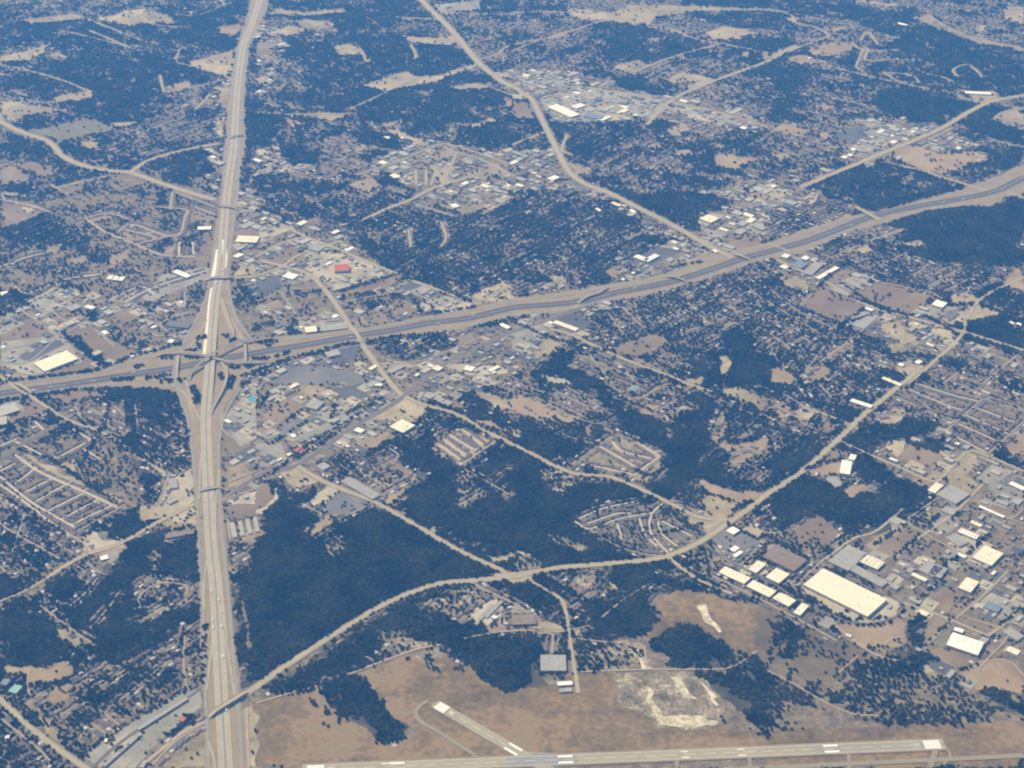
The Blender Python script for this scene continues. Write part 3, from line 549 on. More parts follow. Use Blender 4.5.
B('21','486 258 500 248 550 266 530 277',8,'W','bright white left wing of the V-shaped store on the dark lot above the interstate','store')
B('21','525 270 570 246 592 254 545 278',8,'W','bright white right wing of the V-shaped store on the dark lot above the interstate','store')
B('21','752 106 780 88 830 104 795 124',10,'C','bright cream square store beside the slanting highway above the interstate','store')
B('21','636 224 650 219 670 226 660 232',6,'W','small white roof at the far end of the dark lot above the interstate','store')
B('21','330 66 345 62 358 74 345 78',6,'W','small white roof among trees, lowest of the cluster along the slanting highway','building')
B('21','465 72 480 66 498 78 485 84',6,'W','small white roof close to the slanting highway','building')
B('21','390 42 410 38 440 52 425 58',6,'C','pale roof on the bare strip along the slanting highway','building')
B('21','800 232 812 226 825 236 815 244',6,'W','small white roof between the slanting highway and the interstate','building')
B('31','130 262 150 253 168 262 150 273',7,'W','small white square roof right under the interstate near the right','store')
B('31','50 255 70 245 90 252 75 266',7,'W','small white roof right under the interstate, left of the blue-roofed one','store')
B('31','45 298 62 288 85 298 70 308',7,'W','white roof beside the diagonal avenue under the interstate','store')
B('31','90 290 120 272 160 285 130 306',8,'L','blue-tinted roof beside the diagonal avenue under the interstate','store')
B('31','135 320 190 278 222 285 175 335',8,'G','grey striped building beside the diagonal avenue, left part of a pair','store')
B('31','190 340 270 296 286 302 205 350',8,'W','long white building beside the diagonal avenue, right part of a pair','store')
B('31','650 452 672 432 722 440 700 460',9,'W','bright white store at the corner of the big brown field on the right','store')
B('31','700 495 725 470 765 485 735 508',6,'D','dark-roofed building beside the bright white store on the right','building')
B('31','300 525 350 480 460 485 385 545',4,'G','wide pale grey flat roof at the lower corner of the brown fields','warehouse')
for i in range(5):
    x = 248 + 30 * i; y = 388 - 14 * i
    B('31', '%d %d %d %d %d %d %d %d' % (x, y, x+12, y-6, x+84, y+24, x+72, y+30), 5, 'G', 'long grey storage shed between the brown fields, %s of five from the left' % ['first', 'second', 'third', 'fourth', 'last'][i], 'shed')
B('31','515 690 528 682 548 688 538 698',6,'W','small white roof beside the right-hand diagonal road, upper left of two','building')
B('31','580 680 600 670 620 676 605 688',6,'W','small white roof beside the right-hand diagonal road, upper right of two','building')
B('31','450 746 465 738 540 768 528 776',6,'C','long thin cream roof left of the right-hand diagonal road','building')
B('31','960 520 968 515 988 522 980 530',6,'W','small white roof near the right edge, left of two','building')
B('31','990 527 998 520 1018 527 1010 536',6,'W','small white roof near the right edge, right of two','building')
# far
B('20','140 425 180 416 272 455 235 470',10,'W','large pale blue-white warehouse beside the bent highway far away','warehouse')
B('20','230 425 270 412 300 420 262 432',8,'W','white warehouse right above the large pale blue-white one','warehouse')
B('20','285 462 300 452 380 462 350 478',8,'L','pale blue roof right of the large pale warehouse beside the bent highway','warehouse')
B('20','340 478 380 462 400 466 365 482',8,'W','white roof at the right end of the pale warehouses far away','warehouse')
B('20','40 300 52 294 74 300 64 307',7,'W','small white roof at the left end of the far industrial strip','warehouse')
B('20','905 510 925 505 945 510 930 517',8,'W','small white roof at the right end of the far industrial strip','building')
B('10','510 548 522 542 540 549 530 556',9,'W','tiny bright white roof far away left of the crossing avenues','building')
B('10','575 550 582 546 596 550 588 555',9,'W','tiny white roof just right of the other tiny bright one far away','building')
B('30','325 597 340 590 356 596 342 603',10,'W','tiny bright white roof at the far bare ground on the right','building')
B('30','315 618 325 612 342 618 332 626',8,'W','tiny white roof below the other one at the far bare ground','building')
B('30','510 92 522 88 562 98 548 103',9,'W','thin white roof in the far dark wood at the top right','building')
B('30','775 374 800 362 860 368 925 378',8,'W','white shops at the far junction at the top right','store')
B('33','-12 180 0 172 14 184 0 192',6,'W','x')
BUILD = [b for b in BUILD if b[3] != 'x']
# ---------------------------------------------------------------- helpers
rng = np.random.default_rng(7); random.seed(7)
def link(name, me, mats=None, parent=None, loc=None):
    o = bpy.data.objects.new(name, me); C.objects.link(o)
    if mats is not None and me is not None and len(me.materials) == 0:
        for m in (mats if isinstance(mats, (list, tuple)) else [mats]): me.materials.append(m)
    if parent: o.parent = parent
    if loc is not None: o.location = loc
    return o
def mesh(name, vs, fs, mi=None):
    me = bpy.data.meshes.new(name); me.from_pydata([tuple(map(float, v)) for v in vs], [], fs)
    if mi is not None: me.polygons.foreach_set('material_index', mi)
    me.update(); return me
def structure(o): o['kind'] = 'structure'; return o
def tag(o, label, cat, group=None):
    o['label'] = label; o['category'] = cat
    if group: o['group'] = group
    return o
def smooth(pts, n=6):
    p = [np.array(q, float) for q in pts]
    if len(p) < 3: return p
    out = []
    for i in range(len(p) - 1):
        a = p[i - 1] if i > 0 else 2 * p[0] - p[1]
        b, c = p[i], p[i + 1]
        d = p[i + 2] if i + 2 < len(p) else 2 * p[-1] - p[-2]
        for k in range(n):
            t = k / n
            out.append(.5 * ((2 * b) + (c - a) * t + (2 * a - 5 * b + 4 * c - d) * t * t + (3 * b - a - 3 * c + d) * t ** 3))
    out.append(p[-1]); return out
def strip_vf(pts, off0, off1, z, base=0):
    """ribbon between two side offsets along a line; z a number or a list"""
    p = [np.array(q[:2], float) for q in pts]; vs = []; fs = []
    for i, q in enumerate(p):
        d = (p[min(i + 1, len(p) - 1)] - p[max(i - 1, 0)]); d /= (np.hypot(*d) + 1e-9)
        n = np.array((-d[1], d[0])); zz = z if np.isscalar(z) else z[i]
        for o in (off0, off1):
            w = q + n * o; vs.append((w[0], w[1], zz))
    for i in range(len(p) - 1):
        k = base + 2 * i; fs.append((k, k + 1, k + 3, k + 2))
    return vs, fs
def up(me):
    bm = bmesh.new(); bm.from_mesh(me); bmesh.ops.recalc_face_normals(bm, faces=bm.faces)
    if sum(f.normal.z for f in bm.faces) < 0: bmesh.ops.reverse_faces(bm, faces=bm.faces)
    bm.to_mesh(me); bm.free()

# value noise on arrays
_lat = rng.random((256, 256))
def vnoise(x, y):
    xi = np.floor(x).astype(int); yi = np.floor(y).astype(int); fx = x - xi; fy = y - yi
    fx = fx * fx * (3 - 2 * fx); fy = fy * fy * (3 - 2 * fy)
    a = _lat[yi & 255, xi & 255]; b = _lat[yi & 255, (xi + 1) & 255]; c = _lat[(yi + 1) & 255, xi & 255]; d = _lat[(yi + 1) & 255, (xi + 1) & 255]
    return (a * (1 - fx) + b * fx) * (1 - fy) + (c * (1 - fx) + d * fx) * fy
def fbm(x, y, sc, o=4):
    s = 0; a = 1; t = 0
    for k in range(o):
        s = s + a * vnoise(x / sc + 17.3 * k, y / sc + 9.1 * k); t += a; a *= .55; sc *= .5
    return s / t

# ---------------------------------------------------------------- materials
def noise_mat(name, cols, scales=(60, 9), rough=.9, amt=.5, spec=.15, stretch=None, broad=0):
    """base colour wandering between the given colours with two sizes of patches, world coordinates"""
    cols = [tuple(min(.8, a * 1.12) for a in c) for c in cols]
    m = bpy.data.materials.new(name); m.use_nodes = True; t = m.node_tree; b = t.nodes['Principled BSDF']
    b.inputs['Roughness'].default_value = rough; b.inputs['Specular IOR Level'].default_value = spec
    g = t.nodes.new('ShaderNodeNewGeometry')
    vec = g.outputs['Position']
    if stretch:
        mp = t.nodes.new('ShaderNodeMapping'); mp.inputs['Rotation'].default_value = (0, 0, -stretch[0]); mp.inputs['Scale'].default_value = (stretch[1], 1, 1)
        t.links.new(vec, mp.inputs['Vector']); vec = mp.outputs[0]
    facs = []
    for i, s in enumerate(scales):
        n = t.nodes.new('ShaderNodeTexNoise'); n.inputs['Scale'].default_value = 1.0 / s; n.inputs['Detail'].default_value = 5; n.inputs['Roughness'].default_value = .62
        t.links.new(vec, n.inputs['Vector']); facs.append(n.outputs['Fac'])
    mx = t.nodes.new('ShaderNodeMix'); mx.data_type = 'FLOAT'; mx.inputs['Factor'].default_value = .45
    t.links.new(facs[0], mx.inputs['A']); t.links.new(facs[1], mx.inputs['B'])
    if broad:
        n = t.nodes.new('ShaderNodeTexNoise'); n.inputs['Scale'].default_value = 1.0 / broad; n.inputs['Detail'].default_value = 3; n.inputs['Distortion'].default_value = .6
        t.links.new(vec, n.inputs['Vector']); m3 = t.nodes.new('ShaderNodeMix'); m3.data_type = 'FLOAT'; m3.inputs['Factor'].default_value = .42
        t.links.new(mx.outputs['Result'], m3.inputs['A']); t.links.new(n.outputs['Fac'], m3.inputs['B']); mx = m3
    cr = t.nodes.new('ShaderNodeValToRGB'); e = cr.color_ramp.elements
    lo, hi = .5 - .16 / (.3 + amt), .5 + .16 / (.3 + amt)
    e[0].position = lo; e[0].color = (*cols[0], 1); e[1].position = hi; e[1].color = (*cols[-1], 1)
    for k in range(1, len(cols) - 1):
        q = cr.color_ramp.elements.new(lo + (hi - lo) * k / (len(cols) - 1)); q.color = (*cols[k], 1)
    t.links.new(mx.outputs['Result'], cr.inputs['Fac']); t.links.new(cr.outputs['Color'], b.inputs['Base Color'])
    return m
def mul(c, k): return tuple(min(.9, a * k) for a in c)
def tone(name, c, v=.18, scales=(45, 6), rough=.9, **k): return noise_mat(name, [mul(c, 1 - v), c, mul(c, 1 + v)], scales, rough, **k)
M = {}
M['ground'] = noise_mat('ground_dry', [(.055, .055, .036), (.12, .103, .066), (.21, .175, .112), (.33, .28, .19)], (42, 12), amt=.6)
M['t'] = noise_mat('tan_grass', [(.17, .145, .09), (.255, .215, .135), (.31, .265, .17), (.40, .35, .24)], (90, 20), amt=1.3, broad=420)
M['q'] = noise_mat('dry_airfield_grass', [(.095, .074, .033), (.14, .106, .048), (.175, .128, .058), (.25, .175, .085), (.20, .168, .088)], (80, 20), amt=1.25, broad=380)
M['o'] = noise_mat('orange_earth', [(.20, .155, .095), (.27, .205, .125), (.33, .265, .17)], (90, 14), amt=1.1, broad=300)
M['b'] = noise_mat('brown_field', [(.15, .12, .08), (.20, .155, .10), (.25, .20, .13)], (120, 16), amt=1.1, broad=330)
M['g'] = noise_mat('grey_lot', [(.18, .175, .145), (.26, .25, .205), (.36, .345, .285)], (50, 7), amt=1.0, broad=200)
M['k'] = noise_mat('dark_lot', [(.07, .075, .08), (.095, .10, .105), (.13, .13, .13)], (50, 6), amt=.9, broad=200)
M['a'] = noise_mat('worn_asphalt_lot', [(.12, .125, .125), (.15, .15, .145), (.20, .19, .17)], (50, 6), amt=.9, broad=160)
M['p'] = noise_mat('pale_dirt', [(.26, .235, .17), (.36, .325, .24), (.46, .42, .32)], (45, 7), amt=.9, broad=200)
M['w'] = noise_mat('white_caliche', [(.30, .26, .19), (.55, .50, .40), (.68, .63, .52)], (30, 6))
M['v'] = noise_mat('eroded_chalky_scrub', [(.22, .195, .12), (.36, .325, .225), (.52, .475, .36), (.66, .61, .49)], (30, 9), amt=1.2)
M['x'] = noise_mat('scrub_soil', [(.085, .08, .048), (.14, .122, .076), (.20, .17, .108), (.29, .25, .17), (.42, .38, .28)], (55, 12), amt=1.2)
M['y'] = M['x']; M['z'] = M['x']; M['u'] = noise_mat('brown_scrub_soil', [(.075, .066, .04), (.11, .092, .055), (.15, .122, .07), (.20, .17, .11)], (70, 14), amt=1.0, broad=300)
M['r'] = noise_mat('rusty_grass', [(.15, .11, .055), (.20, .135, .068), (.24, .165, .085)], (120, 30), amt=.8, broad=400)
M['G'] = noise_mat('watered_turf', [(.11, .115, .065), (.16, .15, .09), (.22, .19, .125)], (60, 10))
M['verge'] = noise_mat('verge_grass', [(.185, .15, .088), (.25, .203, .122), (.305, .25, .158)], (60, 9))
M['c'] = tone('concrete_road', (.32, .29, .205), .18, (40, 5))
M['cw'] = tone('concrete_freeway', (.33, .305, .24), .16, (60, 5))
M['cn'] = tone('new_pale_concrete', (.68, .64, .54), .08, (60, 5))
M['as'] = tone('asphalt_road', (.135, .13, .12), .16, (60, 5))
M['md'] = tone('median_soil', (.26, .235, .17), .15, (40, 5))
M['isl'] = tone('interstate_asphalt', (.098, .094, .090), .18, (60, 5))
M['asf'] = tone('frontage_asphalt', (.24, .235, .215), .12, (60, 5))
M['d'] = tone('dirt_track', (.36, .285, .20), .15, (30, 5))
M['sn'] = tone('new_street_concrete', (.46, .42, .33), .1, (30, 5))
M['st'] = tone('street_concrete', (.28, .25, .20), .14, (30, 5))
M['rw'] = tone('runway_surface', (.31, .285, .20), .16, (80, 9))
M['rwg'] = tone('runway_asphalt', (.24, .24, .235), .10, (60, 9))
M['rwp'] = tone('runway_patch', (.27, .26, .21), .12, (60, 9))
M['tw'] = tone('taxiway_surface', (.24, .215, .145), .14, (50, 8))
M['paint'] = tone('white_paint', (.78, .78, .72), .06, (30, 3), rough=.6)
M['wall'] = tone('pale_wall', (.42, .37, .31), .08, (20, 3))
M['wallb'] = tone('brick_wall', (.26, .17, .12), .12, (20, 2))
ROOF = {'W': (.72, .72, .69), 'C': (.66, .625, .50), 'G': (.30, .30, .285), 'N': (.20, .155, .12), 'R': (.42, .10, .07), 'L': (.16, .20, .28), 'T': (.20, .38, .37),
        'M': (.36, .35, .31), 'D': (.13, .13, .14)}
RM = {k: tone('roof_' + k, v, .11 if k in 'WC' else .2, (28, 4), rough=.7) for k, v in ROOF.items()}
HR = {'grey': tone('shingle_grey', (.135, .13, .13), .2, (12, 2)), 'brown': tone('shingle_brown', (.19, .135, .10), .2, (12, 2)),
      'tan': tone('shingle_tan', (.30, .25, .19), .2, (12, 2)), 'white': tone('shingle_white', (.50, .48, .45), .1, (12, 2))}
M['unit'] = tone('metal_unit', (.5, .5, .5), .1, (5, 1), rough=.5)
M['bark'] = tone('bark', (.10, .075, .05), .3, (3, .4))
M['glass'] = tone('dark_glass', (.05, .06, .08), .2, (5, 1), rough=.15, spec=.5)

def leaf_mat():
    m = bpy.data.materials.new('foliage'); m.use_nodes = True; t = m.node_tree; b = t.nodes['Principled BSDF']
    b.inputs['Roughness'].default_value = .85; b.inputs['Specular IOR Level'].default_value = .0
    oi = t.nodes.new('ShaderNodeObjectInfo'); g = t.nodes.new('ShaderNodeNewGeometry')
    n = t.nodes.new('ShaderNodeTexNoise'); n.inputs['Scale'].default_value = 1 / 120; n.inputs['Detail'].default_value = 4
    n2 = t.nodes.new('ShaderNodeTexNoise'); n2.inputs['Scale'].default_value = .45; n2.inputs['Detail'].default_value = 3
    t.links.new(g.outputs['Position'], n.inputs['Vector']); t.links.new(g.outputs['Position'], n2.inputs['Vector'])
    def math_(op, a, b_):
        q = t.nodes.new('ShaderNodeMath'); q.operation = op
        for i, v in enumerate((a, b_)):
            if isinstance(v, (int, float)): q.inputs[i].default_value = v
            else: t.links.new(v, q.inputs[i])
        return q.outputs[0]
    f = math_('ADD', math_('MULTIPLY', oi.outputs['Random'], .30), math_('ADD', math_('MULTIPLY', n.outputs['Fac'], .85), math_('MULTIPLY', n2.outputs['Fac'], .25)))
    cr = t.nodes.new('ShaderNodeValToRGB'); e = cr.color_ramp.elements
    e[0].position = .36; e[0].color = (.002, .008, .005, 1); e[1].position = .90; e[1].color = (.058, .062, .027, 1)
    q = cr.color_ramp.elements.new(.6); q.color = (.006, .019, .009, 1)
    t.links.new(f, cr.inputs['Fac']); t.links.new(cr.outputs['Color'], b.inputs['Base Color'])
    return m
M['leaf'] = leaf_mat()

# ---------------------------------------------------------------- large structure: ground
me = mesh('ground', [(-24000, -3000, 0), (24000, -3000, 0), (24000, 42000, 0), (-24000, 42000, 0)], [(0, 1, 2, 3)])
structure(link('ground', me, M['ground']))

def inpoly(px, py, poly):
    inside = np.zeros(px.shape, bool); n = len(poly); j = n - 1
    for i in range(n):
        xi, yi = poly[i]; xj, yj = poly[j]
        c = ((yi > py) != (yj > py))
        if yi != yj: inside ^= c & (px < (xj - xi) * (py - yi) / (yj - yi) + xi)
        j = i
    return inside

# rasters of the site: tree cover and keep-clear marks, cell 7 m
CELL = 7.0; X0, X1, Y0, Y1 = -4900, 5200, 2700, 13500
nx = int((X1 - X0) / CELL); ny = int((Y1 - Y0) / CELL)
gx, gy = np.meshgrid(X0 + (np.arange(nx) + .5) * CELL, Y0 + (np.arange(ny) + .5) * CELL)
PXm, PYm = mark_of(gx, gy)
jx = (fbm(gx + 900, gy + 50, 110, 4) - .5); jy = (fbm(gx + 5100, gy + 3050, 110, 4) - .5)
JX, JY = mark_of(gx + jx * 190, gy + jy * 190)
JX2, JY2 = mark_of(gx + jx * 90, gy + jy * 90)     # ragged edges for woods
big = fbm(gx + 3000, gy, 520, 4); mid = fbm(gx, gy + 7000, 130, 3); fine = fbm(gx + 100, gy + 700, 40, 2)
cover = np.clip(.56 + (big - .5) * 2.0 + (mid * .55 + fine * .45 - .5) * 2.6, .12, .95)
urban = np.full(gx.shape, 1, np.int8)             # 1 suburb, 0 nothing built, 2 rows, 3 commercial
def sub(poly, X, Y):
    xs = [p[0] for p in poly]; ys = [p[1] for p in poly]
    rows = np.where((PYm[:, 0] > min(ys) - 12) & (PYm[:, 0] < max(ys) + 12))[0]
    if len(rows) == 0: return None
    sl_ = slice(rows[0], rows[-1] + 1)
    return sl_, inpoly(X[sl_], Y[sl_], poly)
KD = {'A': .3, 'F': 1.0, 'S': .6, 'N': .1, 'C': .12, 'O': 0, 'W': .3}
for kind, poly, dens, name in ZONES:
    r = sub(poly, JX if kind in 'FSW' else PXm, JY if kind in 'FSW' else PYm)
    if r is None: continue
    s, ins = r; d = KD[kind] if dens is None else dens
    farw = kind == 'F' and dens is None and sum(p[1] for p in poly) / len(poly) < 250
    if farw: val = np.clip(.93 + (mid[s] - .5) * .8 - (fine[s] > .59) * .6, .15, 1)
    elif kind == 'F': val = np.clip(d + (mid[s] - .5) * (.5 if d > .9 else .9) + (0 if d > .9 else (fine[s] - .5) * .5), .05, 1)
    elif kind == 'W': val = np.clip(d + (mid[s] * .6 + fine[s] * .4 - .52) * 6, .0, .95)
    else: val = np.clip(d + (mid[s] * .55 + fine[s] * .45 - .5) * 3.2 * min(1, d * 2.5), .01, 1)
    cover[s] = np.where(ins, val, cover[s])
    urban[s] = np.where(ins, {'F': 0, 'S': 1, 'N': 2, 'C': 3, 'O': 0, 'W': 0, 'A': 4}[kind] if not (kind == 'F' and d < .85 and sum(p[1] for p in poly) / len(poly) < 480) else 1, urban[s])
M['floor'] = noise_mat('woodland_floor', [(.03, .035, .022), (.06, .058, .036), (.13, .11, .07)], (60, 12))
NWF = 0
clear = np.zeros(gx.shape, bool)                   # no trees
bare = np.zeros(gx.shape, bool)
nobuild = np.zeros(gx.shape, bool)                 # no houses

def wobble(poly, amp):
    """outline on the ground, edges broken into 28 m steps and slightly uneven"""
    P = [np.array(at(*p)) for p in poly]; out = []
    for i in range(len(P)):
        a, b = P[i], P[(i + 1) % len(P)]; L = np.hypot(*(b - a)); n = max(1, int(L / 28))
        for k in range(n):
            q = a + (b - a) * k / n
            if amp: q = q + np.array((vnoise(q[0] / 40 + 5, q[1] / 40) - .5, vnoise(q[0] / 40, q[1] / 40 + 31) - .5)) * amp
            out.append(q)
    return out
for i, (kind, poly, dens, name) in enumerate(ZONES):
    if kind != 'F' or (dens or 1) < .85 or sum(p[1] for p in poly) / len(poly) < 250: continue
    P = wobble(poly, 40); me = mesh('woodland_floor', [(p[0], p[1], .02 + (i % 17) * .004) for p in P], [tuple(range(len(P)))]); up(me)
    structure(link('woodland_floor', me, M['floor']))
FZ = {'q': .10, 'x': .15, 'y': .12, 'u': .17, 'z': .25, 'r': .13, 't': .19, 'b': .28, 'o': .37, 'g': .46, 'k': .55, 'a': .55, 'p': .64, 'v': .69, 'w': .73, 'G': .82}
names = {'t': 'dry_grass_field', 'q': 'dry_grass_field', 'x': 'scrubby_clearing', 'y': 'scrubby_ground', 'z': 'scrubby_ground', 'u': 'scrubby_ground', 'r': 'dry_grass_field', 'o': 'bare_earth_field', 'b': 'brown_field', 'g': 'paved_ground', 'k': 'dark_parking_lot', 'a': 'parking_lot', 'p': 'pale_bare_ground', 'w': 'chalky_ground', 'v': 'chalky_ground', 'G': 'green_turf'}
for i, (k, poly, lab) in enumerate(FIELDS):
    hard = k in 'gkaG'
    far = at(*poly[0])[1] / 4000
    P = wobble(poly, 0 if k in 'gka' else (14 if k in 'bG' else 34) * max(1, far * .8))
    me = mesh('field', [(p[0], p[1], FZ[k] + (i % 7) * .012) for p in P], [tuple(range(len(P)))]); up(me)
    structure(link(names[k], me, M[k]))
    r = sub(poly, PXm, PYm)
    if r:
        s, ins = r
        nobuild[s] |= ins
        if k in 'qtbowvGxyrakz': bare[s] |= ins
        if not hard: ins = ins & inpoly(JX2[s], JY2[s], poly)
        if k != 'u': cover[s] = np.where(ins, 0 if k in 'qyrvwz' else .45 + (mid[s] - .5) if k == 'x' else np.clip((fine[s] - .66) * 1.6, 0, .25) + .012 * (k in 'tb') if not hard else np.clip((fine[s] - .62) * .8, 0, .1), cover[s])
        if k in 'to': cover[s] = np.where(ins & (fine[s] > .70), .2, cover[s])

def carve(pts, half, treeless=None):
    treeless = half + 3 if treeless is None else treeless
    for a, b in zip(pts[:-1], pts[1:]):
        a = np.array(a[:2]); b = np.array(b[:2]); m = max(treeless, half) + 14
        c0 = int((min(a[0], b[0]) - m - X0) / CELL); c1 = int((max(a[0], b[0]) + m - X0) / CELL) + 1
        r0 = int((min(a[1], b[1]) - m - Y0) / CELL); r1 = int((max(a[1], b[1]) + m - Y0) / CELL) + 1
        c0, r0 = max(c0, 0), max(r0, 0)
        if c1 <= c0 or r1 <= r0: continue
        X = gx[r0:r1, c0:c1]; Y = gy[r0:r1, c0:c1]
        if X.size == 0: continue
        d = b - a; L2 = d @ d + 1e-9
        t = np.clip(((X - a[0]) * d[0] + (Y - a[1]) * d[1]) / L2, 0, 1)
        D = np.hypot(X - a[0] - t * d[0], Y - a[1] - t * d[1])
        clear[r0:r1, c0:c1] |= D < treeless
        nobuild[r0:r1, c0:c1] |= D < half + 9

# roads: pavement ribbon, with a grass verge under the wide ones
KERB = .12
def road(pts, w, mat, name='road', z=1.0, verge=0, label=None):
    if verge:
        vs, fs = strip_vf(pts, -w / 2 - verge, w / 2 + verge, z - .3); me = mesh('verge', vs, fs); up(me); structure(link('road_verge', me, M['verge']))
    vs, fs = strip_vf(pts, -w / 2, w / 2, z); me = mesh(name, vs, fs); up(me)
    return structure(link(name, me, mat))
def row_street(mk):
    x, y = at(*mk[len(mk) // 2]); c_, r_ = int((x - X0) / CELL), int((y - Y0) / CELL)
    return 0 <= c_ < nx and 0 <= r_ < ny and urban[r_, c_] == 2
for i, (mk, w, kind, lab) in enumerate(ROADS):
    P = smooth([at(*m) for m in mk], 5)
    big_ = w >= 13; w0 = w; w = w * .78 if big_ else w * .85
    far_ = sum(q[1] for q in mk) / len(mk) < 240
    if far_: w *= 1.25
    road(P, w, M[{'c': 'c', 'a': 'as', 'd': 'd'}[kind]] if w > 10 or kind != 'c' else (M['sn'] if row_street(mk) else M['st']), 'road' if w > 10 else ('dirt_track' if kind == 'd' else 'street'), 1.3 + (i % 27) * .03, verge=(w * .3 if big_ else 0))
    carve(P, w / 2 + (w * .4 if big_ else 2), w / 2 + (w * .35 if big_ else 3) + (7 if far_ else 0))

# ---------------------------------------------------------------- freeways
def corridor(left, right, name, z=.95):
    P = [at(*p) for p in left] + [at(*p) for p in reversed(right)]
    me = mesh(name, [(p[0], p[1], z) for p in P], [tuple(range(len(P)))]); up(me)
    structure(link(name, me, M['verge']))
    poly = left + right[::-1]; r = sub(poly, PXm, PYm)
    s, ins = r; clear[s] |= ins; nobuild[s] |= ins
L67 = [(252, -12), (250, 0), (244, 25), (235, 48), (228, 96), (224, 144), (221, 191), (212, 250), (209, 280), (204, 300), (195, 320), (180, 345), (173, 362), (174, 384), (182, 400), (189, 434), (194, 484), (196, 534), (199, 576), (200, 651), (202, 676), (204, 693), (205, 768), (206, 800)]
R67 = [(272, -12), (270, 0), (261, 25), (250, 48), (245, 96), (246, 144), (237, 191), (232, 250), (230, 280), (231, 300), (237, 320), (246, 340), (248, 360), (243, 377), (238, 388), (224, 409), (219, 440), (221, 484), (226, 534), (229, 576), (236, 651), (240, 676), (241, 693), (248, 768), (250, 800)]
corridor(L67, R67, 'freeway_verge')
U20 = [(-40, 398), (9, 383), (47, 376), (97, 370), (116, 364), (160, 350), (180, 343), (246, 339), (306, 334), (330, 332), (380, 325), (426, 316), (481, 306), (512, 298), (562, 292), (607, 284), (642, 279), (672, 272), (702, 254), (732, 252), (768, 242), (805, 229), (843, 217), (893, 208), (923, 199), (968, 187), (1024, 165), (1080, 148)]
D20 = [(-40, 408), (0, 398), (34, 394), (70, 390), (109, 387), (156, 389), (180, 392), (235, 385), (242, 377), (267, 367), (291, 359), (310, 355), (356, 342), (391, 337), (451, 332), (471, 327), (512, 317), (569, 312), (597, 304), (632, 299), (687, 284), (712, 278), (752, 264), (768, 260), (805, 252), (825, 244), (850, 232), (885, 224), (928, 211), (973, 206), (993, 207), (1005, 198), (1024, 195), (1080, 178)]
C_save = None
corridor(U20, D20, 'interstate_verge', .80)
def px_line(s, n=6, z=0):
    v = [float(a) for a in s.split()]
    return smooth([at(v[i], v[i + 1], z) for i in range(0, len(v), 2)], n)
A67 = px_line('268 -20 260 0 252 25 243 48 237 96 234 144 229 180 225 215 221 265 215 300 212 340 209 380 206 420 208 480 211 540 216 590 219 650 223 720 226 768 228 810')
zf = 2.3
def lanes(line, o0, o1, mat, name, z, lab=None):
    vs, fs = strip_vf(line, o0, o1, z); me = mesh(name, vs, fs); up(me); return structure(link(name, me, mat))
# raised over the interstate: height profile along the line
iA = at(211, 361); 
def prof(line, ctr, hgt, reach):
    return [zf + hgt * max(0, 1 - (math.hypot(p[0] - ctr[0], p[1] - ctr[1]) / reach) ** 2) ** 1.5 for p in line]
z67 = prof(A67, iA, 7.5, 420)
lanes(A67, 4, 21, M['cw'], 'freeway_carriageway', z67); lanes(A67, -21, -4, M['cw'], 'freeway_carriageway', z67)
lanes(A67, -4, 4, M['md'], 'freeway_median', [z - .15 for z in z67])
# carriageway edge and lane paint
for o in (5.2, 20, -5.2, -20): lanes(A67, o - .12, o + .12, M['paint'], 'lane_line', [z + .05 for z in z67])
def median_barrier(line, z, label):
    vs, fs = [], []
    for (a, b_, za, zb) in ((-.4, -.15, 0, .9), (-.15, .15, .9, .9), (.15, .4, .9, 0)):
        p = [np.array(q[:2], float) for q in line]
        base = len(vs)
        for i, q in enumerate(p):
            d = (p[min(i + 1, len(p) - 1)] - p[max(i - 1, 0)]); d /= (np.hypot(*d) + 1e-9); n = np.array((-d[1], d[0]))
            zz = z if np.isscalar(z) else z[i]
            w = q + n * a; vs.append((*w, zz + za)); w = q + n * b_; vs.append((*w, zz + zb))
        for i in range(len(p) - 1): k = base + 2 * i; fs.append((k, k + 1, k + 3, k + 2))
    o = link('median_barrier', mesh('median_barrier', vs, fs), M['cw']); return tag(o, label, 'barrier')
median_barrier(A67, [z - .1 for z in z67], 'long low concrete barrier along the middle of the freeway running up the picture')
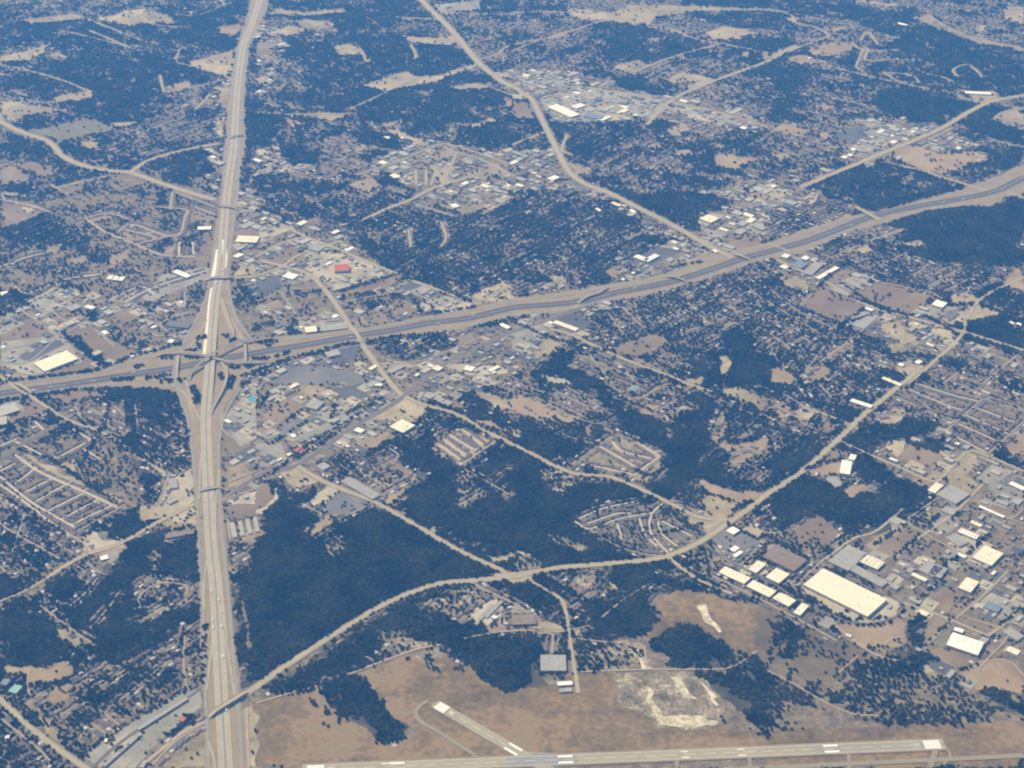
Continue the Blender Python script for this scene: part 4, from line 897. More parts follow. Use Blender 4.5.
# new pale widened pavement and frontage roads
for s, w, m, nm in [('219 250 216 268 213 280', 30, 'cn', 'freeway_ramp'), ('213 288 211 300 208 330 205 356', 22, 'cn', 'freeway_ramp'), ('224 240 225 256 224 268', 22, 'cn', 'freeway_ramp'),
                    ('228 180 224 214 219 240 211 268 207 296 197 318 184 344 178 356 174 372 178 392 188 420', 11, 'asf', 'frontage_road'),
                    ('238 192 233 230 228 262 229 290 234 312 244 330 252 340', 11, 'asf', 'frontage_road'),
                    ('188 420 192 450 197 500 199 545 202 590 204 640 205 690 208 740 209 800', 10, 'asf', 'frontage_road'),
                    ('240 388 226 412 220 436 219 470 221 520 225 560 229 600 233 650 238 700 241 740 244 800', 11, 'asf', 'frontage_road'),
                    ('247 708 248 740 250 800', 6, 'd', 'dirt_track'),
                    ('206 440 201 460 199 500', 9, 'c', 'slip_road'), ('213 640 209 670 207 690', 8, 'c', 'slip_road'), ('207 560 204 585 204 610', 8, 'c', 'slip_road'),
                    ('220 470 216 500 215 530', 8, 'c', 'slip_road'), ('218 560 222 590 227 640', 8, 'c', 'slip_road'), ('208 742 214 760 216 790', 8, 'c', 'slip_road'),
                    ('226 640 231 670 234 690 238 710', 8, 'c', 'slip_road'),
                    ('262 0 254 25 248 48 243 96 240 144 238 192', 11, 'asf', 'frontage_road'), ('256 0 249 25 239 48 232 96 228 144 228 180', 11, 'asf', 'frontage_road'),
                    ('207 320 200 332 190 348', 9, 'c', 'slip_road'), ('221 300 226 318 236 336 250 340', 9, 'c', 'slip_road'),
                    ('200 420 192 404 186 380', 9, 'c', 'slip_road')]:
    P = px_line(s); i = len(s)
    lanes(P, -w / 2, w / 2, M[m], nm, 1.95 + (i % 13) * .03)
    carve(P, w / 2 + 4, w / 2 + 5)
A20 = px_line('-60 408 0 394 38 389 78 383 110 378 150 372 182 367 212 361 256 353 300 346 356 336 394 330 431 323 470 318 512 308 548 305 582 301 620 292 662 284 697 274 742 259 768 252 813 239 868 218 905 209 943 202 993 192 1024 178 1080 158', 6)
lanes(A20, 2.5, 25, M['isl'], 'interstate_carriageway', 1.9); lanes(A20, -25, -2.5, M['isl'], 'interstate_carriageway', 1.9)
lanes(A20, -2.5, 2.5, M['md'], 'interstate_median', 1.85)
for o in (3.5, 24, -3.5, -24): lanes(A20, o - .1, o + .1, M['paint'], 'lane_line', 1.96)
median_barrier(A20, 1.86, 'long low concrete barrier along the middle of the dark interstate crossing the picture')
carve(A20, 34, 40)
for s, w, m in [('-40 397 9 386 47 379 97 373 140 361 176 350', 10, 'asf'), ('-40 405 40 392 70 388 109 385 150 386 172 388', 10, 'asf'),
             ('250 343 306 338 356 330 400 324 470 310 512 302 562 296 607 288 650 281 690 264 740 253 780 242 843 221 893 211 923 203 968 190 1024 170', 10, 'asf'),
             ('243 378 291 362 330 351 391 339 451 330 512 316 569 309 600 302 660 291 712 275 768 257 805 248 850 230 885 221 928 210 973 204 1024 190', 10, 'asf'),
             ('150 372 170 364 190 352 205 348', 8, 'c'), ('262 352 250 347 240 335 230 318', 8, 'c'), ('120 378 150 380 170 384 186 396 194 420', 8, 'c')]:
    P = px_line(s); lanes(P, -w / 2, w / 2, M[m], 'frontage_road' if w > 9 else 'slip_road', 1.62 + (len(s) % 9) * .03)

# bridges and flyovers: deck > parapet (two), pier
def bridge(s, w, hgt, label, mat='c', ramp=.3, z0=2.2, npier=5, group=None):
    line2 = px_line(s, 8)
    n = len(line2); cum = np.concatenate([[0], np.cumsum([np.hypot(*(line2[i + 1] - line2[i])) for i in range(n - 1)])]); cum /= cum[-1]
    def hz(u): return z0 + hgt * min(1, min(u, 1 - u) / ramp) ** .8 if ramp > 0 else z0 + hgt
    zs = [hz(u) for u in cum]
    # the marks were taken on the deck, so move each one to its height
    v = line2
    base = Vector((v[n // 2][0], v[n // 2][1], 0))
    root = bpy.data.objects.new('overpass_bridge', None); C.objects.link(root); root.location = base
    tag(root, label, 'bridge', group)
    def solid(name, a, b_, zt, zb, m):
        vs = []; fs = []
        for i, q in enumerate(v):
            d = (v[min(i + 1, n - 1)] - v[max(i - 1, 0)]); d = d / (np.hypot(*d) + 1e-9); nn = np.array((-d[1], d[0]))
            for o, z in ((a, zt), (b_, zt), (b_, zb), (a, zb)):
                w_ = q + nn * o; vs.append((w_[0] - base.x, w_[1] - base.y, zs[i] + z))
        for i in range(n - 1):
            k = 4 * i
            for j in range(4): fs.append((k + j, k + (j + 1) % 4, k + 4 + (j + 1) % 4, k + 4 + j))
        fs += [(3, 2, 1, 0), (4 * n - 4, 4 * n - 3, 4 * n - 2, 4 * n - 1)]
        me = mesh(name, vs, fs); up2(me); return link(name, me, m, root)
    solid('deck', -w / 2, w / 2, 0, -1.7, M[mat])
    solid('parapet', -w / 2 - .4, -w / 2 - .003, 1.0, -1.2, M['cw']); solid('parapet', w / 2 + .003, w / 2 + .4, 1.0, -1.2, M['cw'])
    for k in range(npier):
        u = (k + 1) / (npier + 1); i = int(np.argmin(abs(cum - u)))
        if zs[i] < 5: continue
        x, y = v[i] - np.array((base.x, base.y)); hh = zs[i] - 1.7
        bm = bmesh.new(); bmesh.ops.create_cone(bm, cap_ends=True, segments=10, radius1=1.3, radius2=1.3, depth=hh)
        bmesh.ops.translate(bm, verts=bm.verts, vec=(x, y, hh / 2)); me = bpy.data.meshes.new('pier'); bm.to_mesh(me); bm.free()
        link('pier', me, M['cw'], root)
    return root
def up2(me):
    bm = bmesh.new(); bm.from_mesh(me); bmesh.ops.recalc_face_normals(bm, faces=bm.faces); bm.to_mesh(me); bm.free()
def zz(s, k=6.4, ox=150, oy=300):
    v = [float(a) for a in s.split()]; return ' '.join('%.1f %.1f' % (ox + v[i] / k, oy + v[i + 1] / k) for i in range(0, len(v), 2))
bridge(zz('250 520 262 480 300 445 380 388 440 350 500 318 560 292 650 268 740 262'), 13, 20, 'highest flyover ramp, curving from the lower left to the right across the interchange', ramp=.3, mat='asf', npier=9)
bridge(zz('20 372 80 352 160 348 230 350 300 358 370 375 420 392 470 404 540 410 620 412 690 410 760 400'), 12, 13, 'long flat flyover ramp crossing the interchange from left edge to right below the highest one', ramp=.3, mat='c', npier=9)
bridge(zz('360 372 400 386 440 400 475 435 492 485 484 540 462 590 430 650 400 705 385 740'), 11, 11, 'flyover ramp bending down the right side of the interchange to the freeway', ramp=.35, npier=7)
bridge(zz('500 300 528 250 534 210 510 150 480 60 455 -10'), 10, 8, 'curved ramp climbing at the upper right of the interchange', ramp=.4, npier=4)
bridge(zz('182 350 178 400 174 440 170 500'), 11, 8, 'short frontage road bridge over the interstate left of the interchange', ramp=.3, npier=2)
bridge(zz('606 262 610 320 612 370 612 425'), 11, 8, 'short frontage road bridge over the interstate right of the interchange', ramp=.3, npier=2)
bridge('352 329 357 336 362 343', 18, 7, 'overpass of the curving avenue above the interstate', ramp=.25, npier=2)
bridge('578 303 590 297 600 293 608 288', 13, 9, 'long slanting overpass above the interstate left of the small crossing bridges', ramp=.2, npier=3)
bridge('666 277 676 279 688 283', 12, 8, 'small crossing bridge above the interstate, left of two near the middle right', ramp=.25, npier=2)
bridge('733 255 742 258 752 262', 12, 8, 'small crossing bridge above the interstate, right of two near the middle right', ramp=.25, npier=2)
bridge('860 211 868 216 879 222', 14, 8, 'crossing bridge above the interstate beside the dark wood at the right', ramp=.25, npier=2)
bridge('16 384 24 389 33 395', 14, 8, 'crossing bridge above the interstate at the left edge', ramp=.25, npier=2)
bridge('208 718 217 712 228 705 238 699 247 692', 16, 9, 'broad overpass above the freeway near the bottom of the picture', ramp=.18, npier=3)
bridge('218 207 228 208 238 210', 12, 8, 'small overpass above the freeway farther up, by the upper dark wood', ramp=.25, npier=2)
bridge('229 139 236 137 244 136', 12, 8, 'tiny overpass above the freeway far away', ramp=.25, npier=2)
bridge('204 281 214 279 226 279 234 277', 16, 7, 'overpass above the freeway beside the new pale pavement', ramp=.25, npier=2)
bridge('198 492 206 490.5 214 489 222 488', 12, 5, 'overpass above the lower freeway beside the storage blocks', ramp=.25, npier=2)

# ---------------------------------------------------------------- airfield
a0 = np.array(at(303, 770.5)); a1 = np.array(at(944, 744.5)); ax = (a1 - a0) / np.hypot(*(a1 - a0)); LR = np.hypot(*(a1 - a0)); an = np.array((-ax[1], ax[0]))
def rect(o, ux, uy, x0, x1, y0, y1, z): return [(*(o + ux * x + uy * y), z) for x, y in ((x0, y0), (x1, y0), (x1, y1), (x0, y1))]
def sheet(name, quads, m, z=None, kind=True):
    vs = []; fs = []
    for q in quads: k = len(vs); vs += q; fs.append(tuple(range(k, k + len(q))))
    me = mesh(name, vs, fs); up(me); o = link(name, me, m)
    if kind: structure(o)
    return o
ZR = 2.2
sheet('runway', [rect(a0, ax, an, 0, LR, -19, 19, ZR)], M['rw'])
sheet('runway_shoulder', [rect(a0, ax, an, -4, LR + 4, -27, 27, ZR - .15)], M['verge'])
g0 = (np.array(at(506, 757)) - a0) @ ax; g1 = (np.array(at(577, 757)) - a0) @ ax
sheet('runway_intersection', [rect(a0, ax, an, g0, g1, -22, 22, ZR + .08)], M['rwg'])
g0 = (np.array(at(810, 750)) - a0) @ ax
sheet('runway_patch', [rect(a0, ax, an, g0, LR - 60, -15, 15, ZR + .06)], M['rwp'])
# second runway, from its threshold to the crossing and on beneath the frame
b0 = np.array(at(436.5, 705)); b1 = np.array(at(519, 753)); bx = (b1 - b0) / np.hypot(*(b1 - b0)); bn = np.array((-bx[1], bx[0]))
sheet('runway', [rect(b0, bx, bn, -8, 1150, -19, 19, ZR - .08)], M['rw'])
def digits(txt, o, ux, uy, h, w, z):
    """runway numerals from bars; ux is reading direction, uy points to the top of the figures"""
    seg = {'1': [(.4, .6, 0, 1)], '3': [(0, 1, .88, 1), (0, 1, .44, .56), (0, 1, 0, .12), (.75, 1, .12, .44), (.75, 1, .56, .88)],
           '5': [(0, 1, .88, 1), (0, 1, .44, .56), (0, 1, 0, .12), (0, .25, .56, .88), (.75, 1, .12, .44)]}
    q = []; x = -(len(txt) * w * 1.4) / 2
    for ch in txt:
        for (xa, xb, ya, yb) in seg[ch]: q.append(rect(o, ux, uy, x + xa * w, x + xb * w, ya * h, yb * h, z))
        x += w * 1.4
    return q
mk = []
for k in range(-4, 4): mk.append(rect(a0, ax, an, LR - 62, LR - 12, k * 4.4 + .5, k * 4.4 + 4.2, ZR + .2))
for k in range(-4, 4): mk.append(rect(a0, ax, an, 12, 62, k * 4.4 + .5, k * 4.4 + 4.2, ZR + .2))
mk += digits('13', a0 + ax * (LR - 80), an, ax * -1 * -1, 14, 6, ZR + .2)[:0] or digits('13', a0 + ax * (LR - 92), -an * -1, ax, 16, 6, ZR + .2)
mk += digits('31', a0 + ax * 92, -an, -ax, 16, 6, ZR + .2)
for px in (397, 565, 685, 833, 742, 385):
    xx = (np.array(at(px, 755)) - a0) @ ax
    ln = 45 if px in (565, 833, 397) else 22
    for sgn in (-1, 1): mk.append(rect(a0, ax, an, xx - ln / 2, xx + ln / 2, sgn * 12.5 - (4 if ln > 30 else 2), sgn * 12.5 + (4 if ln > 30 else 2), ZR + .2))
x = 120
while x < LR - 130: mk.append(rect(a0, ax, an, x, x + 36, -.5, .5, ZR + .2)); x += 60
for s in (-1, 1): mk.append(rect(a0, ax, an, 0, LR, s * 18.3 - .5, s * 18.3 + .5, ZR + .2))
for k in range(-4, 4): mk.append(rect(b0, bx, bn, 2, 42, k * 4.4 + .5, k * 4.4 + 4.2, ZR + .15))
mk += digits('35', b0 + bx * 70, -bn, -bx, 16, 6, ZR + .15)
for sgn in (-1, 1): mk.append(rect(b0, bx, bn, 285, 335, sgn * 12 - 4, sgn * 12 + 4, ZR + .15))
x = 100
while x < 270: mk.append(rect(b0, bx, bn, x, x + 30, -.5, .5, ZR + .15)); x += 50
sheet('runway_markings', mk, M['paint'])
for s, w in [('428 701 420 706 416 713 421 722 440 733 458 745 476 757 490 775', 14), ('676 755 677 764 678 790', 12), ('748 753 750 764 752 790', 12), ('846 748 849 758 850 790', 12), ('936 746 934 756 930 768 920 790', 18), ('944 745 950 756 940 768', 10), ('894 738 899 742 905 746', 8)]:
    lanes(px_line(s), -w / 2, w / 2, M['tw'], 'taxiway', 1.9 + (len(s) % 7) * .03)
lanes(px_line('250 792 600 776 1000 757 1100 752'), -9, 9, M['tw'], 'taxiway', 1.8)
for pl, ww in (((a0, a0 + ax * LR), 60), ((b0, b0 + bx * 1100), 45)): carve([pl[0], pl[1]], ww, ww)
# small round beacon pad
bm = bmesh.new(); bmesh.ops.create_circle(bm, cap_ends=True, segments=24, radius=11); me = bpy.data.meshes.new('pad'); bm.to_mesh(me); bm.free(); x, y = at(395, 744.5)
structure(link('round_pad', me, M['p'], loc=(x, y, 1.2)))
# ---------------------------------------------------------------- buildings
def box_vf(L, W, z0, z1, cx=0, cy=0, a=0):
    c, s = math.cos(a), math.sin(a); vs = []
    for z in (z0, z1):
        for x, y in ((-L / 2, -W / 2), (L / 2, -W / 2), (L / 2, W / 2), (-L / 2, W / 2)):
            x += cx; y += cy; vs.append((x * c - y * s, x * s + y * c, z))
    return vs, [(3, 2, 1, 0), (4, 5, 6, 7), (0, 1, 5, 4), (1, 2, 6, 5), (2, 3, 7, 6), (3, 0, 4, 7)]
def boxes(name, bs, m, parent):
    vs = []; fs = []
    for b in bs:
        v, f = box_vf(*b); k = len(vs); vs += v; fs += [tuple(i + k for i in q) for q in f]
    return link(name, mesh(name, vs, fs), m, parent)
def snap(name, near=True): return name
def flat_building(cx, cy, L, W, ang, h, col, label, cat='building', group=None, name=None, rich=True, ribs=False):
    root = bpy.data.objects.new(name or 'commercial_building', None); C.objects.link(root)
    root.location = (cx, cy, 0); root.rotation_euler = (0, 0, ang); tag(root, label, cat, group)
    wm = M['wall'] if col != 'N' else M['wallb']
    # walls stand up round the roof as a low parapet
    t = .5; boxes('wall', [(L, t, 0, h, 0, -W / 2 + t / 2), (L, t, 0, h, 0, W / 2 - t / 2), (t, W - 2 * t, 0, h, -L / 2 + t / 2, 0), (t, W - 2 * t, 0, h, L / 2 - t / 2, 0)], wm, root)
    bs = [(L - 2 * t - .01, W - 2 * t - .01, h - 1.0, h - .5)]
    boxes('roof', bs, RM[col], root)
    rr = random.Random(int(cx * 7 + cy))
    if rich:
        n = int(min(14, max(1, L * W / 700)))
        if L > 14 and W > 10:
            for _b in [(rr.uniform(2.5, 4.5), rr.uniform(2, 3.5), h - .498, h + rr.uniform(.8, 1.8), rr.uniform(-.4, .4) * (L - 6), rr.uniform(-.4, .4) * (W - 6)) for _ in range(min(n, 8))]: boxes('rooftop_unit', [_b], M['unit'], root)
        dn = max(1, int(L / 26))
        dn = min(dn, 6)
        for k in range(dn): boxes('loading_door' if cat in ('warehouse', 'factory', 'storage', 'shed', 'hangar', 'works') else 'shop_window',
              [(5, .25, .3, min(4.2, h - 2), -L / 2 + (k + .5) * L / dn, -W / 2 - .13)], M['glass'], root)
    if ribs:
        nr = max(3, int(L / 14))
        for k in range(nr): boxes('roof_rib', [(1.2, W - 3, h - .496, h + .3, -L / 2 + (k + .5) * L / nr, 0)], RM['M'], root)
    a = np.array((cx, cy)); d = np.array((math.cos(ang), math.sin(ang))) * (L / 2 - W / 2 if L > W else 0)
    carve([a - d, a + d], W / 2 + 3, W / 2 + 3)
    return root
CATNAME = {'warehouse': 'warehouse', 'factory': 'factory', 'mall': 'shopping_mall', 'store': 'store', 'hangar': 'hangar', 'hall': 'long_hall', 'storage': 'storage_block', 'shed': 'storage_shed',
           'office': 'office_block', 'school': 'school_block', 'kiosk': 'kiosk', 'restaurant': 'restaurant', 'strip mall': 'strip_mall', 'house': 'house', 'works': 'factory'}
for mk_, h, col, label, cat, group in BUILD:
    q = [np.array(at(*m, h)) for m in mk_]
    e0 = (q[1] - q[0] + q[2] - q[3]) / 2; e1 = (q[2] - q[1] + q[3] - q[0]) / 2
    c = sum(q) / 4; l0 = np.hypot(*e0); l1 = np.hypot(*e1)
    if l0 >= l1: L, e = l0, e0
    else: L, e = l1, e1
    area = abs(e0[0] * e1[1] - e0[1] * e1[0]); W = area / max(L, 1)
    ang = math.atan2(e[1], e[0])
    flat_building(c[0], c[1], max(L, 12), max(W, 9), ang, h, col, label, cat, group, CATNAME.get(cat, 'commercial_building'), ribs=(col in 'G' and L > 45) or 'striped' in label)

occupied = []
# generic commercial buildings scattered over the built-up commercial ground, aligned with the streets
ncom = 0
xy = []
spacing = 45
for i in range(-180, 180):
    for j in range(-20, 240):
        p = NS * i * spacing + EW * j * spacing + np.array((rng.uniform(-10, 10), rng.uniform(-10, 10)))
        xy.append(p)
xy = np.array(xy); px, py = mark_of(xy[:, 0], xy[:, 1])
ok = (px > -10) & (px < 1034) & (py > 2) & (py < 775); xy = xy[ok]; px = px[ok]; py = py[ok]
ci = ((xy[:, 0] - X0) / CELL).astype(int); ri = ((xy[:, 1] - Y0) / CELL).astype(int)
place = [(xy[k], px[k], py[k]) for k in range(len(xy)) if urban[ri[k], ci[k]] == 3 and not bare[ri[k], ci[k]] and not clear[ri[k], ci[k]]]
random.shuffle(place)
place = place[:1500]; place.sort(key=lambda q: -q[2])
def area_phrase(px, py):
    if py > 540 and px < 260: return 'at the lower left'
    if px > 840 and py > 520: return 'in the industrial yards at the lower right'
    if px > 840 and py > 400: return 'in the yards near the right edge'
    if px > 760 and 240 < py <= 400: return 'along the diagonal avenue at the right'
    if 215 <= px < 460 and py > 360:
        a = 'left of' if px < 290 else ('among' if px < 360 else 'right of'); b = 'above' if py < 400 else ('near' if py < 440 else 'below')
        return '%s the mall parking lots, %s the mall wing' % (a, b)
    if 380 <= px <= 620 and py > 310: return 'along the dark strip road under the interstate'
    if px < 215 and py > 250: return 'west of the interchange near the campus'
    if 228 <= px < 520 and py > 190: return 'between the freeway and the interstate'
    if px > 520 and 180 < py <= 320: return 'on the upper side of the interstate'
    if py < 150 and px > 480: return 'in the far industrial strip'
    if py <= 220 and 360 < px <= 620: return 'on the bare blocks north of the interstate'
    if px > 700 and py < 200: return 'at the far bare junction on the right'
    return 'beside the freeway far away'
cols = 'WGMGMNDCMGNGDMGMGMDN'
cname = {'W': 'white', 'G': 'grey', 'M': 'pale grey', 'N': 'brown', 'D': 'dark grey', 'C': 'cream'}
stuff_v = []; stuff_f = []; cnt = 0; LOT = {'g': [], 'k': [], 'p': []}
keepclear = []
for p, qx, qy in place:
    r0, c0 = int((p[1] - Y0) / CELL), int((p[0] - X0) / CELL)
    L = rng.choice([rng.uniform(13, 26), rng.uniform(18, 46)]) * (1 + .35 * (qy < 250)); W = L * rng.uniform(.35, .8); ang = (NSA if rng.random() < .6 else EWA) + rng.normal(0, .03); h = rng.uniform(4.5, 8)
    col = cols[int(rng.integers(len(cols)))]
    if clear[max(0, r0 - 1):r0 + 2, max(0, c0 - 1):c0 + 2].any(): continue
    if rng.random() < .6:
        u = np.array((math.cos(ang), math.sin(ang))); v_ = np.array((-u[1], u[0])); kk = str(rng.choice(['g', 'k', 'p', 'g'])); a_ = rng.uniform(20, 34); b_ = rng.uniform(14, 30); oo = p + v_ * rng.uniform(-14, 14)
        LOT[kk].append([(*(oo + u * x + v_ * y), 1.0 + .02 * (len(LOT[kk]) % 13) + {'g': 0, 'k': .007, 'p': .014}[kk]) for x, y in ((-a_, -b_), (a_, -b_), (a_, b_), (-a_, b_))])
        carve([oo - u * a_ * .6, oo + u * a_ * .6], b_ * .7, b_ * .8)
    if cnt < 170:
        ph = area_phrase(qx, qy)
        flat_building(p[0], p[1], L, W, ang, h, col, 'small %s flat-roofed commercial building %s' % (cname[col], ph), 'building', 'small %s commercial buildings %s' % (cname[col], ph), 'commercial_building', rich=qy > 420)
    else:
        v, f = box_vf(L, W, 0, h, 0, 0, ang); k = len(stuff_v); stuff_v += [(a + p[0], b + p[1], z) for a, b, z in v]; stuff_f += [(tuple(i + k for i in q), cols.index(col)) for q in f]
        carve([p, p + .1], max(L, W) / 2, max(L, W) / 2)
    cnt += 1
if stuff_v:
    me = mesh('far_commercial_buildings', stuff_v, [f for f, _ in stuff_f])
    for cc in cols: me.materials.append(RM[cc])
    me.polygons.foreach_set('material_index', [m for _, m in stuff_f])
    o = link('distant_commercial_buildings', me); o['kind'] = 'stuff'; tag(o, 'mass of small flat-roofed commercial buildings in the distance', 'buildings')
for kk, qs in LOT.items():
    if qs: sheet('paved_ground', qs, M[kk])
print('commercial', cnt)

# water tower far away on the right
def water_tower(px, py):
    x, y = at(px, py); root = bpy.data.objects.new('water_tower', None); C.objects.link(root); root.location = (x, y, 0)
    tag(root, 'white water tower on a stem at the far bare junction', 'water tower')
    bm = bmesh.new(); bmesh.ops.create_uvsphere(bm, u_segments=20, v_segments=12, radius=13); bmesh.ops.scale(bm, verts=bm.verts, vec=(1, 1, .72)); bmesh.ops.translate(bm, verts=bm.verts, vec=(0, 0, 42))
    me = bpy.data.meshes.new('tank'); bm.to_mesh(me); bm.free(); link('tank', me, RM['W'], root)
    bm = bmesh.new(); bmesh.ops.create_cone(bm, cap_ends=True, segments=16, radius1=5, radius2=3, depth=36); bmesh.ops.translate(bm, verts=bm.verts, vec=(0, 0, 18))
    me = bpy.data.meshes.new('stem'); bm.to_mesh(me); bm.free(); link('stem', me, RM['W'], root)
water_tower(809.5, 65)

# swimming pool complexes (blue spots)
def pool(px, py, L, W, label):
    x, y = at(px, py); o = bpy.data.objects.new('swimming_pool', None); C.objects.link(o); o.location = (x, y, 0); o.rotation_euler.z = EWA; tag(o, label, 'pool')
    boxes('pool_deck', [(L + 12, W + 12, 0, 1.3)], M['p'], o)
    boxes('water', [(L, W, 1.303, 1.36)], POOL, o); carve([np.array((x, y)), np.array((x, y)) + .1], L / 2 + 6)
POOL = tone('pool_water', (.05, .30, .42), .1, (10, 2), rough=.2)
pool(634.5, 388, 26, 16, 'turquoise swimming pool in the blocks right of the middle')
pool(251.5, 399, 34, 26, 'blue swimming pool among the grey blocks right of the interchange')

# ---------------------------------------------------------------- houses
def house_vf(L, W, h, rh, ang, cx=0, cy=0, hip=.35):
    c, s = math.cos(ang), math.sin(ang); e = .7
    def T(x, y, z): return (x * c - y * s + cx, x * s + y * c + cy, z)
    wv = [T(x, y, z) for z in (0, h) for x, y in ((-L / 2, -W / 2), (L / 2, -W / 2), (L / 2, W / 2), (-L / 2, W / 2))]
    wf = [(0, 1, 5, 4), (1, 2, 6, 5), (2, 3, 7, 6), (3, 0, 4, 7)]
    L2, W2 = L / 2 + e, W / 2 + e; rl = L / 2 - W * hip
    rv = [T(-L2, -W2, h), T(L2, -W2, h), T(L2, W2, h), T(-L2, W2, h), T(-rl, 0, h + rh), T(rl, 0, h + rh)]
    rf = [(0, 1, 5, 4), (1, 2, 5), (2, 3, 4, 5), (3, 0, 4), (3, 2, 1, 0)]
    return wv, wf, rv, rf
# street lines through the suburbs give house rows on both sides
spots = []
SP = 72.0; ST = 19.5
ii = np.arange(-170, 60); 
cand = []
for (U, V, UA, sel) in ((NS, EW, NSA, 0), (EW, NS, EWA, 1)):
    for j in range(-150, 260):
        line_off = j * SP
        t = np.arange(-14000, 14000, ST)
        bend = 16 * np.sin(t / 260.0 + j * 1.7) + 9 * np.sin(t / 97.0 + j)
        for side in (-1, 1):
            P = U[None, :] * t[:, None] + V[None, :] * (line_off + bend + side * 19 + rng.normal(0, 2.5, t.size))[:, None]
            cand.append(np.column_stack([P, np.full(t.size, UA), np.full(t.size, sel)]))
cand = np.vstack(cand); px, py = mark_of(cand[:, 0], cand[:, 1])
m = (px > -60) & (px < 1084) & (py > -12) & (py < 800) & (cand[:, 1] > 2900); cand = cand[m]; px = px[m]; py = py[m]
ci = ((cand[:, 0] - X0) / CELL).astype(int); ri = ((cand[:, 1] - Y0) / CELL).astype(int)
patch = (fbm(cand[:, 0] + 8000, cand[:, 1] + 2000, 700, 2) > .5).astype(int)   # which way the streets run here
forest_like = cover[ri, ci]
keep = ((urban[ri, ci] == 1) | ((urban[ri, ci] == 3) & (rng.random(len(ri)) < .4))) & (patch == cand[:, 3]) & ~nobuild[ri, ci] & ~clear[ri, ci] & (rng.random(len(ri)) < np.clip(1.5 - forest_like * .95, .15, .97))
sp = cand[keep]; spx = px[keep]; spy = py[keep]
spots = [(sp[i, 0], sp[i, 1], sp[i, 2] + rng.normal(0, .05), spx[i], spy[i]) for i in range(len(sp))]
# streets of the old suburbs: thin ribbons that appear where the ground is suburb
def grid_streets():
    vs = []; fs = []
    for (U, V, sel) in ((NS, EW, 0), (EW, NS, 1)):
        for j in range(-150, 260):
            t = np.arange(-14000, 14000, 26.0)
            off = j * SP + 16 * np.sin(t / 260.0 + j * 1.7) + 9 * np.sin(t / 97.0 + j)
            P = U[None, :] * t[:, None] + V[None, :] * off[:, None]
            qx, qy = mark_of(P[:, 0], P[:, 1])
            o = (qx > -60) & (qx < 1084) & (qy > -12) & (qy < 800) & (P[:, 1] > 2900) & (P[:, 1] < 13000)
            if not o.any(): continue
            pc = np.clip(((P[:, 0] - X0) / CELL).astype(int), 0, nx - 1); pr = np.clip(((P[:, 1] - Y0) / CELL).astype(int), 0, ny - 1)
            pt = (fbm(P[:, 0] + 8000, P[:, 1] + 2000, 700, 2) > .5).astype(int)
            o &= (urban[pr, pc] == 1) & (pt == sel) & ~nobuild[pr, pc] & (cover[pr, pc] < .8)
            run = []
            for k in range(len(t)):
                if o[k]: run.append(P[k])
                if (not o[k] or k == len(t) - 1) and run:
                    if len(run) > 3:
                        v, f = strip_vf(run, -2.8, 2.8, .9 + .03 * (j % 5), len(vs)); vs += v; fs += f; RUNS.append(run)
                    run = []
    me = mesh('suburb_streets', vs, fs); up(me); structure(link('street_grid', me, M['st']))
RUNS = []
grid_streets()
for r in RUNS: carve(r, 3, 4.6)
# straight rows of houses along the surveyed streets of the new subdivisions
for mk, w, kind, lab in ROADS:
    if w > 10 or kind != 'c': continue
    P = smooth([at(*q) for q in mk], 5)
    d = 0
    for a, b in zip(P[:-1], P[1:]):
        L = np.hypot(*(b - a)); 
        if L < 1: continue
        u = (b - a) / L; n = np.array((-u[1], u[0]))
        while d < L:
            for side in (-1, 1):
                q = a + u * d + n * side * (w / 2 + 14.5 + rng.normal(0, .6))
                c_, r_ = int((q[0] - X0) / CELL), int((q[1] - Y0) / CELL)
                if not (0 <= c_ < nx and 0 <= r_ < ny): continue
                if urban[r_, c_] in (2, 0) or (urban[r_, c_] == 1):
                    if rng.random() > (.93 if urban[r_, c_] == 2 else .6): continue
                    X, Y = mark_of(q[0], q[1])
                    if -40 < X < 1064 and -5 < Y < 790 and not clear[r_, c_]: spots.append((q[0], q[1], math.atan2(u[1], u[0]) + (math.pi / 2 if rng.random() < .3 else 0), X, Y))
            d += 14.5
        d -= L
# apartment blocks in close rows
APT = []
for i in range(-420, 160):
    for j in range(60, 420):
        if rng.random() < .12: continue
        q = NS * i * 27 + EW * j * 31 + np.array((rng.uniform(-3, 3), rng.uniform(-3, 3)))
        c_, r_ = int((q[0] - X0) / CELL), int((q[1] - Y0) / CELL)
        if not (0 <= c_ < nx and 0 <= r_ < ny) or urban[r_, c_] != 4 or clear[r_, c_]: continue
        APT.append((q[0], q[1], NSA if rng.random() < .6 else EWA))
